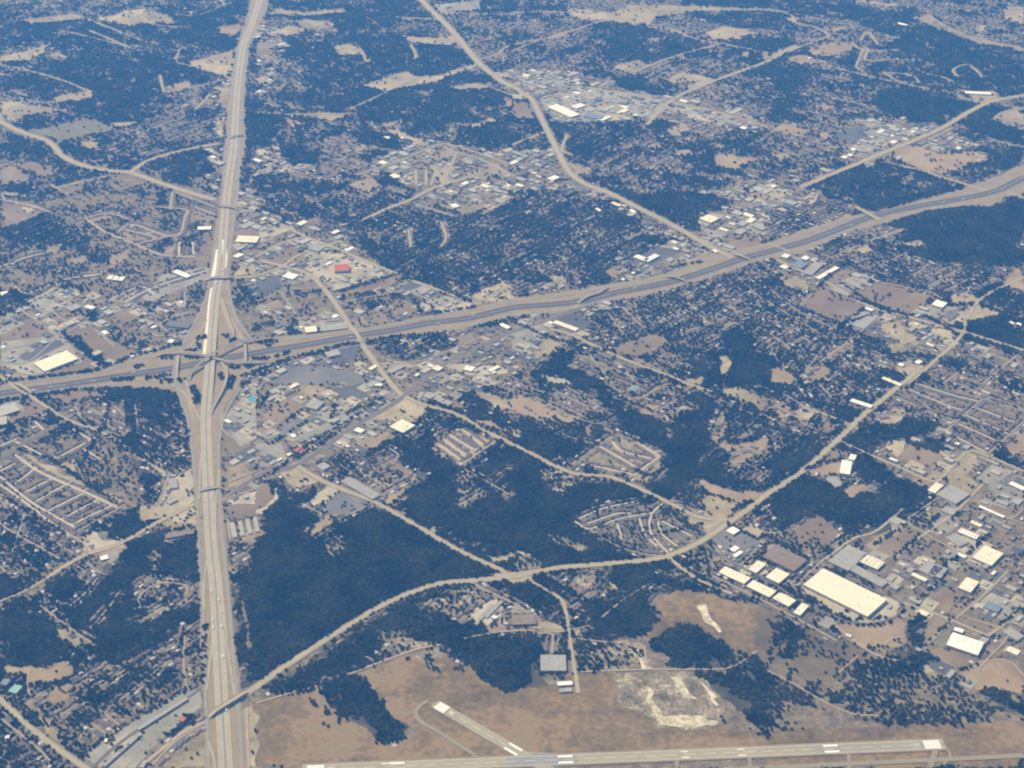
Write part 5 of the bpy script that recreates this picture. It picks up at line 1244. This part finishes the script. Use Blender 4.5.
# drop overlapping houses
spots.sort(key=lambda q: -q[4]); taken = set(); good = []
for s in spots:
    k = (int(s[0] // 15), int(s[1] // 15))
    if k in taken: continue
    taken.add(k); good.append(s)
spots = good; print('houses', len(spots))
NAMED = 300
def zone_phrase(px, py):
    if px < 90 and py > 690: return 'in the bottom left corner below the avenue' if py > 705 + px * .55 else 'just above the avenue at the bottom left'
    if px < 200 and py > 590: return ('among trees close to the lower freeway' if px > 150 else 'in the middle of the wooded blocks at the bottom left' if py > 660 and px > 100 else
                                      'around the clearing left of the lower freeway' if px > 130 else 'near the turquoise-roofed building at the lower left' if py > 650 else 'along the lone street through the left wood')
    if px < 210 and py > 500: return 'in the wooded blocks left of the lower freeway'
    if px < 140 and py > 430: return 'in the straight new rows at the left edge'
    if px < 200 and py > 385: return 'in the curving streets left of the freeway'
    if 560 < px < 620 and py > 480: return 'in the left half of the crescent estate on the wooded slope'
    if 560 < px < 700 and py > 480: return 'in the right half of the crescent estate on the wooded slope'
    if 580 < px < 680 and py > 430: return 'in the square estate above the crescent'
    if 420 < px < 520 and py > 400: return 'in the small estate by the slanting road'
    if px > 850 and py < 480 : return 'in the straight rows near the right edge'
    if px > 640 and py > 460: return 'at the lower rim of the wooded blocks right of the middle'
    if px > 640 and py > 380: return 'in the wooded blocks right of the middle'
    return 'on the slope in the middle of the picture'
mats_h = {'grey': 'grey', 'brown': 'brown', 'tan': 'tan', 'white': 'whitish'}
proto = {}
def house_proto(col):
    L, W = {'grey': (18, 11), 'brown': (16, 11.5), 'tan': (19, 10.5), 'white': (15, 10)}[col]
    wv, wf, rv, rf = house_vf(L, W, 3, 2.8, 0)
    root = bpy.data.objects.new('house', None); C.objects.link(root)
    link('wall', mesh('house_wall', wv, wf), M['wallb'] if col != 'white' else M['wall'], root)
    r = link('roof', mesh('house_roof', rv, rf), HR[col], root)
    v, f = box_vf(1.1, 1.1, 3.5, 6.6, L * .22, 1.2); link('chimney', mesh('chimney', v, f), M['wallb'], r)
    v, f = box_vf(1.1, .12, .05, 2.15, -1, -W / 2 - .07); link('door', mesh('door', v, f), M['glass'], root)
    v, f = box_vf(4.8, .12, .05, 2.4, L / 2 - 3.4, -W / 2 - .07); link('garage_door', mesh('garage_door', v, f), M['paint'], root)
    return root
def copy_tree(o, parent=None):
    c = o.copy(); C.objects.link(c)
    if parent: c.parent = parent
    for ch in o.children: copy_tree(ch, c)
    return c
sv_, sf_, sm_ = [], [], []
hk = ['grey', 'brown', 'tan', 'white']
mlist = [HR[k] for k in hk] + [M['wallb'], M['wall']]
for n, (x, y, ang, X, Y) in enumerate([s for s in spots if 0 <= s[3] <= 1024 and 0 <= s[4] <= 768] + [s for s in spots if not (0 <= s[3] <= 1024 and 0 <= s[4] <= 768)]):
    c_, r_ = min(nx - 1, max(0, int((x - X0) / CELL))), min(ny - 1, max(0, int((y - Y0) / CELL)))
    k = int(rng.choice(4, p=[.48, .24, .17, .11] if urban[r_, c_] != 2 else [.72, .24, .03, .01])); col = hk[k]
    if n < NAMED:
        if col not in proto: root = proto[col] = house_proto(col)
        else: root = copy_tree(proto[col])
        root.location = (x, y, 0); root.rotation_euler = (0, 0, ang)
        ph = zone_phrase(X, Y)
        tag(root, '%s-roofed small house %s' % (mats_h[col], ph), 'house', '%s-roofed houses %s' % (mats_h[col], ph))
    else:
        L = rng.uniform(13, 20); W = rng.uniform(9, 12)
        wv, wf, rv, rf = house_vf(L, W, 3, 2.6, ang, x, y)
        b = len(sv_); sv_ += wv + rv; sf_ += [tuple(i + b for i in f) for f in wf] + [tuple(i + b + 8 for i in f) for f in rf]
        sm_ += [4 if k != 3 else 5] * 4 + [k] * 5
    carve([np.array((x, y)), np.array((x + .1, y))], 2, 6.5)
for (x, y, ang) in APT:
    k = int(rng.choice(4, p=[.66, .14, .12, .08])); L = rng.uniform(18, 28); W = rng.uniform(10, 13); wv, wf, rv, rf = house_vf(L, W, 6, 2.4, ang, x, y); bb = len(sv_)
    sv_ += wv + rv; sf_ += [tuple(i + bb for i in f) for f in wf] + [tuple(i + bb + 8 for i in f) for f in rf]; sm_ += [4] * 4 + [k] * 5
    carve([np.array((x, y)), np.array((x + .1, y))], 2, 9)
me = mesh('distant_houses', sv_, sf_)
for m_ in mlist: me.materials.append(m_)
me.polygons.foreach_set('material_index', sm_)
o = link('distant_houses', me); o['kind'] = 'stuff'; tag(o, 'thousands of small pitched-roof suburban houses among trees', 'houses')

# ---------------------------------------------------------------- trees
def crown_bm(seed, n=46):
    """a crown from many leafy tufts spread through an uneven volume"""
    r = random.Random(seed); bm = bmesh.new()
    for i in range(n):
        a = r.uniform(0, 2 * math.pi); u = r.random() ** .5; zz_ = r.uniform(-.55, .75)
        rad = (1 - zz_ * zz_ * .75) ** .5 * u * .8 * (1 + .22 * math.sin(2 * a + seed) + .15 * math.sin(3 * a + 2 * seed))
        c = Vector((rad * math.cos(a), rad * math.sin(a), .78 + zz_ * .52)); s = r.uniform(.16, .34)
        res = bmesh.ops.create_icosphere(bm, subdivisions=1, radius=s)
        for v in res['verts']: v.co = v.co * r.uniform(.7, 1.3); v.co.z *= .75; v.co += c
    return bm
def mk_mesh(bm, name, m):
    me = bpy.data.meshes.new(name); bm.to_mesh(me); bm.free(); me.materials.append(m); return me
def trunk_bm(seed):
    bm = bmesh.new(); r = random.Random(seed)
    def limb(a, b, r0, r1):
        d = b - a; q = d.to_track_quat('Z', 'Y'); res = bmesh.ops.create_cone(bm, cap_ends=True, segments=6, radius1=r0, radius2=r1, depth=d.length)
        for v in res['verts']: v.co = q @ v.co + (a + b) / 2
    limb(Vector((0, 0, 0)), Vector((0, 0, .55)), .085, .055)
    for k in range(4):
        a = k * 1.57 + r.uniform(-.4, .4); limb(Vector((0, 0, .45)), Vector((.38 * math.cos(a), .38 * math.sin(a), .95)), .045, .015)
    return bm
crowns = [mk_mesh(crown_bm(s), 'crown', M['leaf']) for s in (1, 2, 3, 4)]
trunks = [mk_mesh(trunk_bm(s), 'trunk', M['bark']) for s in (1, 2, 3, 4)]
# hedges, verge clumps and tree rows: (tile or origin, marks, width m, density)
def plant(s, w=10, dens=.9, k=None, ox=0, oy=0):
    v = [float(a) for a in s.split()]
    if k: v = [(ox if i % 2 == 0 else oy) + a / k for i, a in enumerate(v)]
    P = [np.array(at(v[i], v[i + 1])) for i in range(0, len(v), 2)]
    for a, b in zip(P[:-1], P[1:]):
        m_ = w + 14; c0 = max(0, int((min(a[0], b[0]) - m_ - X0) / CELL)); c1 = int((max(a[0], b[0]) + m_ - X0) / CELL) + 1; r0 = max(0, int((min(a[1], b[1]) - m_ - Y0) / CELL)); r1 = int((max(a[1], b[1]) + m_ - Y0) / CELL) + 1
        X = gx[r0:r1, c0:c1]; Y = gy[r0:r1, c0:c1]
        if X.size == 0: continue
        d = b - a; t = np.clip(((X - a[0]) * d[0] + (Y - a[1]) * d[1]) / (d @ d + 1e-9), 0, 1); D = np.hypot(X - a[0] - t * d[0], Y - a[1] - t * d[1])
        ok = D < w; cover[r0:r1, c0:c1] = np.where(ok, dens, cover[r0:r1, c0:c1]); clear[r0:r1, c0:c1] &= ~ok
for s in ['300 245 355 240', '310 280 320 300', '480 225 500 240', '520 270 535 250', '710 270 800 265', '745 290 760 295', '680 375 745 375', '800 360 880 340', '530 430 550 430', '620 430 655 415', '445 480 465 500',
          '505 560 530 500', '270 560 295 600 300 655', '240 330 280 325', '75 370 125 370', '240 370 290 370', '60 490 110 480', '75 520 135 520', '190 515 210 515']: plant(s, 13, .85, 6.4, 150, 300)
for s in ['590 490 750 430 900 375 1024 350 1150 325', '0 335 100 305 200 280']: plant(s, 8, .95, 6.4, 150, 300)
for s in ['240 615 450 580 600 570 660 610', '40 520 300 490 620 450 740 405 860 350 1024 320']: plant(s, 8, .9, 6.4, 0, 300)
for s in ['720 515 840 505', '870 430 910 420', '940 500 1000 495']: plant(s, 12, .85, 6.4, 0, 300)
for s in ['105 95 220 155 320 195 420 200 505 180 550 130', '120 70 240 138 330 172 415 177 480 160', '600 95 640 60 690 20 710 -20', '790 115 830 60', '930 195 1024 120', '540 120 600 130', '640 265 740 170', '830 355 740 385', '740 230 850 290']: plant(s, 5, .6, 4, 768, 576)
for s in ['30 630 160 700', '240 740 300 768', '500 700 590 620', '800 680 880 600', '690 740 760 690', '150 340 200 320 300 300', '700 480 760 520', '560 230 600 260', '430 640 560 560']: plant(s, 7, .75, 4, 768, 384)
for s in ['60 250 120 220', '250 560 400 690', '600 480 640 440', '240 350 330 390', '110 400 240 360', '0 430 60 400']: plant(s, 9, .9, 4, 0, 192)
for s in ['80 180 180 110', '300 160 320 70', '180 260 330 170 420 110 500 60', '150 300 300 210', '360 120 480 60', '60 240 200 150', '0 390 100 330 240 220', '210 270 330 190']: plant(s, 8, .6, 4, 256, 384)
for s in ['460 210 520 240', '330 400 560 330 620 350', '0 715 150 660 400 600', '540 580 780 560', '350 140 420 110', '560 350 640 345 860 440', '680 490 880 460', '620 420 660 480']: plant(s, 8, .75, 4, 256, 192)
for s in ['115 460 290 530 420 490', '330 420 480 480 640 500 740 560', '310 380 400 440 560 500', '0 360 110 400 190 400', '380 470 300 530 130 700', '200 380 250 330']: plant(s, 8, .85, 4, 768, 192)
for s in ['0 520 170 590 400 640', '380 620 560 560', '830 420 720 500', '640 300 760 280', '430 280 560 225']: plant(s, 8, .8, 4, 512, 192)
for s in ['320 330 420 150 440 60', '700 70 745 180 755 320', '140 240 280 160', '260 180 160 240', '60 260 200 300 470 480', '0 440 130 520 270 610', '440 50 560 20', '240 90 300 70', '350 150 520 270 680 350', '640 420 600 480', '60 170 190 110']: plant(s, 7, .75, 4, 0, 384)
for s in ['360 0 440 60 560 110', '240 560 300 600 420 620', '620 500 740 590', '340 460 420 420', '700 420 860 460', '860 560 980 620 1024 600', '600 600 760 560', '490 345 560 370 620 330']: plant(s, 8, .85, 4, 512, 384)
for s in ['340 720 420 640 560 560 700 480 760 450', '410 755 560 640', '100 520 230 610 330 690', '0 470 120 560', '560 100 600 60', '700 560 790 560', '820 200 810 440']: plant(s, 6, .6, 4, 0, 576)
for s in ['170 465 195 460', '245 450 250 452', '225 495 235 515', '270 530 285 545', '330 580 332 582', '280 600 282 602', '600 335 610 340', '800 375 830 370', '700 370 730 380']: plant(s, 8, .7, 4, 256, 576)
# candidate points on a jittered lattice, coarser and larger far away
pts = []
def scatter(step, ya, yb):
    xs = np.arange(X0, X1, step); ys = np.arange(ya, yb, step); A, B_ = np.meshgrid(xs, ys)
    A = (A + rng.uniform(-.5, .5, A.shape) * step).ravel(); B_ = (B_ + rng.uniform(-.5, .5, B_.shape) * step).ravel()
    X, Y = mark_of(A, B_)
    m_ = (X > -110) & (X < 1134) & (Y > -22) & (Y < 830) & (A > X0 + 5) & (A < X1 - 5) & (B_ > Y0 + 5) & (B_ < Y1 - 5)
    A = A[m_]; B_ = B_[m_]; X = X[m_]; Y = Y[m_]
    c_ = ((A - X0) / CELL).astype(int); r_ = ((B_ - Y0) / CELL).astype(int)
    p_ = cover[r_, c_]; ok = (rng.random(A.size) < p_) & ~clear[r_, c_]
    return np.column_stack([A, B_, X, Y, p_])[ok]
bands = [(9.0, 2750, 5200), (10.4, 5200, 7600), (13, 7600, 13400)]
ALL = []
for st_, ya, yb in bands:
    q = scatter(st_, ya, yb); s = st_ * (.50 + .26 * rng.random(len(q))) * (.82 + .28 * q[:, 4]); ALL.append(np.column_stack([q, s]))
ALL = np.vstack(ALL); print('trees', len(ALL))
inf = (ALL[:, 2] > 3) & (ALL[:, 2] < 1021) & (ALL[:, 3] > 3) & (ALL[:, 3] < 764)
order = np.argsort(np.where(inf, -ALL[:, 3] - 60 * (ALL[:, 4] < .5), 1e6))
named = set(order[:292].tolist())
def tree_phrase(X, Y):
    if X < 45: return 'at the extreme bottom left corner'
    if X < 75 and Y > 735: return 'below the avenue in the bottom left corner'
    if X < 110: return 'between the avenue and the long strip mall'
    if X < 160: return 'behind the long strip mall at bottom left'
    if X < 200: return 'beside the parking lots near the freeway bridge'
    if X < 250: return 'beside the lower freeway'
    if X < 310: return 'alone on the grass right of the freeway'
    if X < 345: return 'on the left side of the airfield wood tongue'
    if X < 375: return 'in the middle of the airfield wood tongue'
    if X < 440: return 'at the right tip of the airfield wood tongue'
    if X > 985: return 'at the right end of the corner hedge'
    if X > 950: return 'at the left end of the corner hedge'
    if X > 880: return 'in the wood above the right runway threshold'
    if X > 760: return 'in the scrubby wood above the right runway half'
    return 'on the dry grass behind the runway'
def tree_size(s): return 'large' if s > 6.6 else ('small' if s < 5.2 else 'middling')
for n, i in enumerate(order[:292]):
    x, y, X, Y, p_, s = ALL[i]; k = n % 4
    root = bpy.data.objects.new('oak_tree', None); C.objects.link(root); root.location = (x, y, 0); root.rotation_euler = (0, 0, rng.uniform(0, 6.28)); root.scale = (s, s, s)
    ph = tree_phrase(X, Y); tag(root, '%s dark green tree %s' % (tree_size(s), ph), 'tree', '%s trees %s' % (tree_size(s), ph))
    cr = link('crown', crowns[k], None, root); tr = link('trunk', trunks[k], None, root)
    if n < 4: globals()['src%d' % n] = (cr, tr)
rest = np.array([i for i in range(len(ALL)) if i not in named]); RST = ALL[rest]
me = bpy.data.meshes.new('woodland'); me.vertices.add(len(RST)); me.vertices.foreach_set('co', np.column_stack([RST[:, 0], RST[:, 1], np.zeros(len(RST))]).astype(np.float32).ravel())
at_ = me.attributes.new('size', 'FLOAT', 'POINT'); at_.data.foreach_set('value', RST[:, 5].astype(np.float32))
at_ = me.attributes.new('turn', 'FLOAT', 'POINT'); at_.data.foreach_set('value', rng.uniform(0, 6.28, len(RST)).astype(np.float32))
at_ = me.attributes.new('kind_no', 'INT', 'POINT'); at_.data.foreach_set('value', rng.integers(0, 4, len(RST)).astype(np.int32))
wood = link('woodland', me); wood['kind'] = 'stuff'; tag(wood, 'dark green tree canopy of woods and suburban trees over the whole plain', 'trees')
g = bpy.data.node_groups.new('plant_trees', 'GeometryNodeTree')
g.interface.new_socket('Geometry', in_out='INPUT', socket_type='NodeSocketGeometry'); g.interface.new_socket('Geometry', in_out='OUTPUT', socket_type='NodeSocketGeometry')
N = g.nodes; Lk = g.links; gi = N.new('NodeGroupInput'); go = N.new('NodeGroupOutput')
m2p = N.new('GeometryNodeMeshToPoints'); Lk.new(gi.outputs[0], m2p.inputs[0])
g2i = N.new('GeometryNodeGeometryToInstance')
for k in (3, 2, 1, 0):
    j = N.new('GeometryNodeJoinGeometry')
    for o_ in globals()['src%d' % k]:
        oi = N.new('GeometryNodeObjectInfo'); oi.inputs['Object'].default_value = o_; Lk.new(oi.outputs['Geometry'], j.inputs[0])
    Lk.new(j.outputs[0], g2i.inputs[0])
iop = N.new('GeometryNodeInstanceOnPoints'); iop.inputs['Pick Instance'].default_value = True
Lk.new(m2p.outputs[0], iop.inputs['Points']); Lk.new(g2i.outputs[0], iop.inputs['Instance'])
def attr(nm, ty):
    a = N.new('GeometryNodeInputNamedAttribute'); a.data_type = ty; a.inputs['Name'].default_value = nm; return a.outputs['Attribute']
Lk.new(attr('kind_no', 'INT'), iop.inputs['Instance Index'])
cx_ = N.new('ShaderNodeCombineXYZ'); Lk.new(attr('turn', 'FLOAT'), cx_.inputs['Z']); Lk.new(cx_.outputs[0], iop.inputs['Rotation'])
Lk.new(attr('size', 'FLOAT'), iop.inputs['Scale']); Lk.new(iop.outputs[0], go.inputs[0])
md = wood.modifiers.new('plant', 'NODES'); md.node_group = g

# ---------------------------------------------------------------- vehicles
def vehicle(kind):
    me_b = []
    if kind == 'truck':
        root = bpy.data.objects.new('truck', None); boxes('trailer', [(13, 2.6, 1.1, 4.0, -2, 0)], M['paint'], root); boxes('cab', [(3, 2.5, .5, 3.2, 6.7, 0)], RM['W'], root)
        boxes('wheel', [(1, 2.5, 0, 1, 6.8, 0), (2.2, 2.5, 0, 1, -6.5, 0), (2, 2.5, 0, 1, 3.2, 0)], RM['D'], root)
    else:
        root = bpy.data.objects.new('car', None); m_ = {'white': M['paint'], 'dark': RM['D'], 'silver': RM['M'], 'red': RM['R']}[kind]
        boxes('body', [(4.7, 1.85, .35, .95)], m_, root); boxes('cabin', [(2.5, 1.6, .95, 1.5, -.2, 0)], M['glass'], root)
        boxes('wheel', [(.65, 1.8, 0, .65, 1.45, 0), (.65, 1.8, 0, .65, -1.45, 0)], RM['D'], root)
    C.objects.link(root); return root
vp = {}
def put_vehicle(kind, x, y, z, ang, label, group):
    if kind not in vp: r = vp[kind] = vehicle(kind)
    else: r = copy_tree(vp[kind])
    r.location = (x, y, z); r.rotation_euler = (0, 0, ang); tag(r, label, 'truck' if kind == 'truck' else 'car', group)
def along(line, zs, n, offs, phrase):
    cum = np.concatenate([[0], np.cumsum([np.hypot(*(line[i + 1] - line[i])) for i in range(len(line) - 1)])])
    for _ in range(n):
        d = rng.uniform(0, cum[-1]); i = min(int(np.searchsorted(cum, d)) - 1, len(line) - 2); i = max(i, 0)
        u = (line[i + 1] - line[i]); L = np.hypot(*u); u = u / L; q = line[i] + u * (d - cum[i]); nn = np.array((-u[1], u[0])); o = offs[int(rng.integers(len(offs)))]
        q = q + nn * o; X, Y = mark_of(q[0], q[1])
        if not (0 < X < 1024 and 0 < Y < 768): continue
        kind = str(rng.choice(['white', 'dark', 'silver', 'red', 'truck'], p=[.26, .26, .2, .06, .22]))
        z = zs if np.isscalar(zs) else zs[i]
        nm_ = {'white': 'white car', 'dark': 'dark car', 'silver': 'silver car', 'red': 'red car', 'truck': 'white trailer truck'}[kind]
        put_vehicle(kind, q[0], q[1], z + .05, math.atan2(u[1], u[0]) + (math.pi if o > 0 else 0), '%s driving on %s' % (nm_, phrase), '%ss driving on %s' % (nm_, phrase))
along(A67, [z + .05 for z in z67], 120, (8, 12, 16, -8, -12, -16), 'the pale freeway running up the picture')
along(A20, 2.0, 70, (7, 12, 17, 22, -7, -12, -17, -22), 'the dark interstate')
# parked cars in rows on the nearer parking lots
npk = 0
for k_, poly, lab in FIELDS:
    if k_ not in 'gka': continue
    cxp = sum(p[0] for p in poly) / len(poly); cyp = sum(p[1] for p in poly) / len(poly)
    if cyp < 540 or npk > 200: continue
    for i in range(-60, 60):
        for j in range(-30, 30):
            c0_ = np.array(at(cxp, cyp)); q = c0_ + EW * i * 3.2 + NS * j * 19.0
            if rng.random() > .10: continue
            X, Y = mark_of(q[0], q[1])
            if inpoly(np.array([X]), np.array([Y]), poly)[0] and npk <= 200:
                r_, c_ = int((q[1] - Y0) / CELL), int((q[0] - X0) / CELL)
                if clear[r_, c_] or not (0 < X < 1024 and Y < 768): continue
                kind = str(rng.choice(['white', 'dark', 'silver', 'red'])); npk += 1
                ph = 'on the bottom left parking lots' if X < 260 else ('on the airfield apron' if X < 700 else 'on a lot in the lower right works')
                put_vehicle(kind, q[0], q[1], 1.0, NSA, '%s car parked %s' % (kind, ph), '%s cars parked %s' % (kind, ph))

# ---------------------------------------------------------------- the air
v, f = box_vf(47000, 44000, -1, H + 60); me = mesh('haze', [(a, b + 19500, c) for a, b, c in v], f)
hz_ = bpy.data.materials.new('haze'); hz_.use_nodes = True; t = hz_.node_tree; t.nodes.clear()
ou = t.nodes.new('ShaderNodeOutputMaterial'); pv = t.nodes.new('ShaderNodeVolumePrincipled')
pv.inputs['Color'].default_value = (*HAZE_COLOR, 1); pv.inputs['Density'].default_value = HAZE_DENSITY; pv.inputs['Absorption Color'].default_value = (1, 1, 1, 1)
pv.inputs['Anisotropy'].default_value = 0.1
t.links.new(pv.outputs[0], ou.inputs['Volume'])
o = link('haze', me, hz_); o['kind'] = 'stuff'; tag(o, 'blue summer haze over the plain', 'haze')
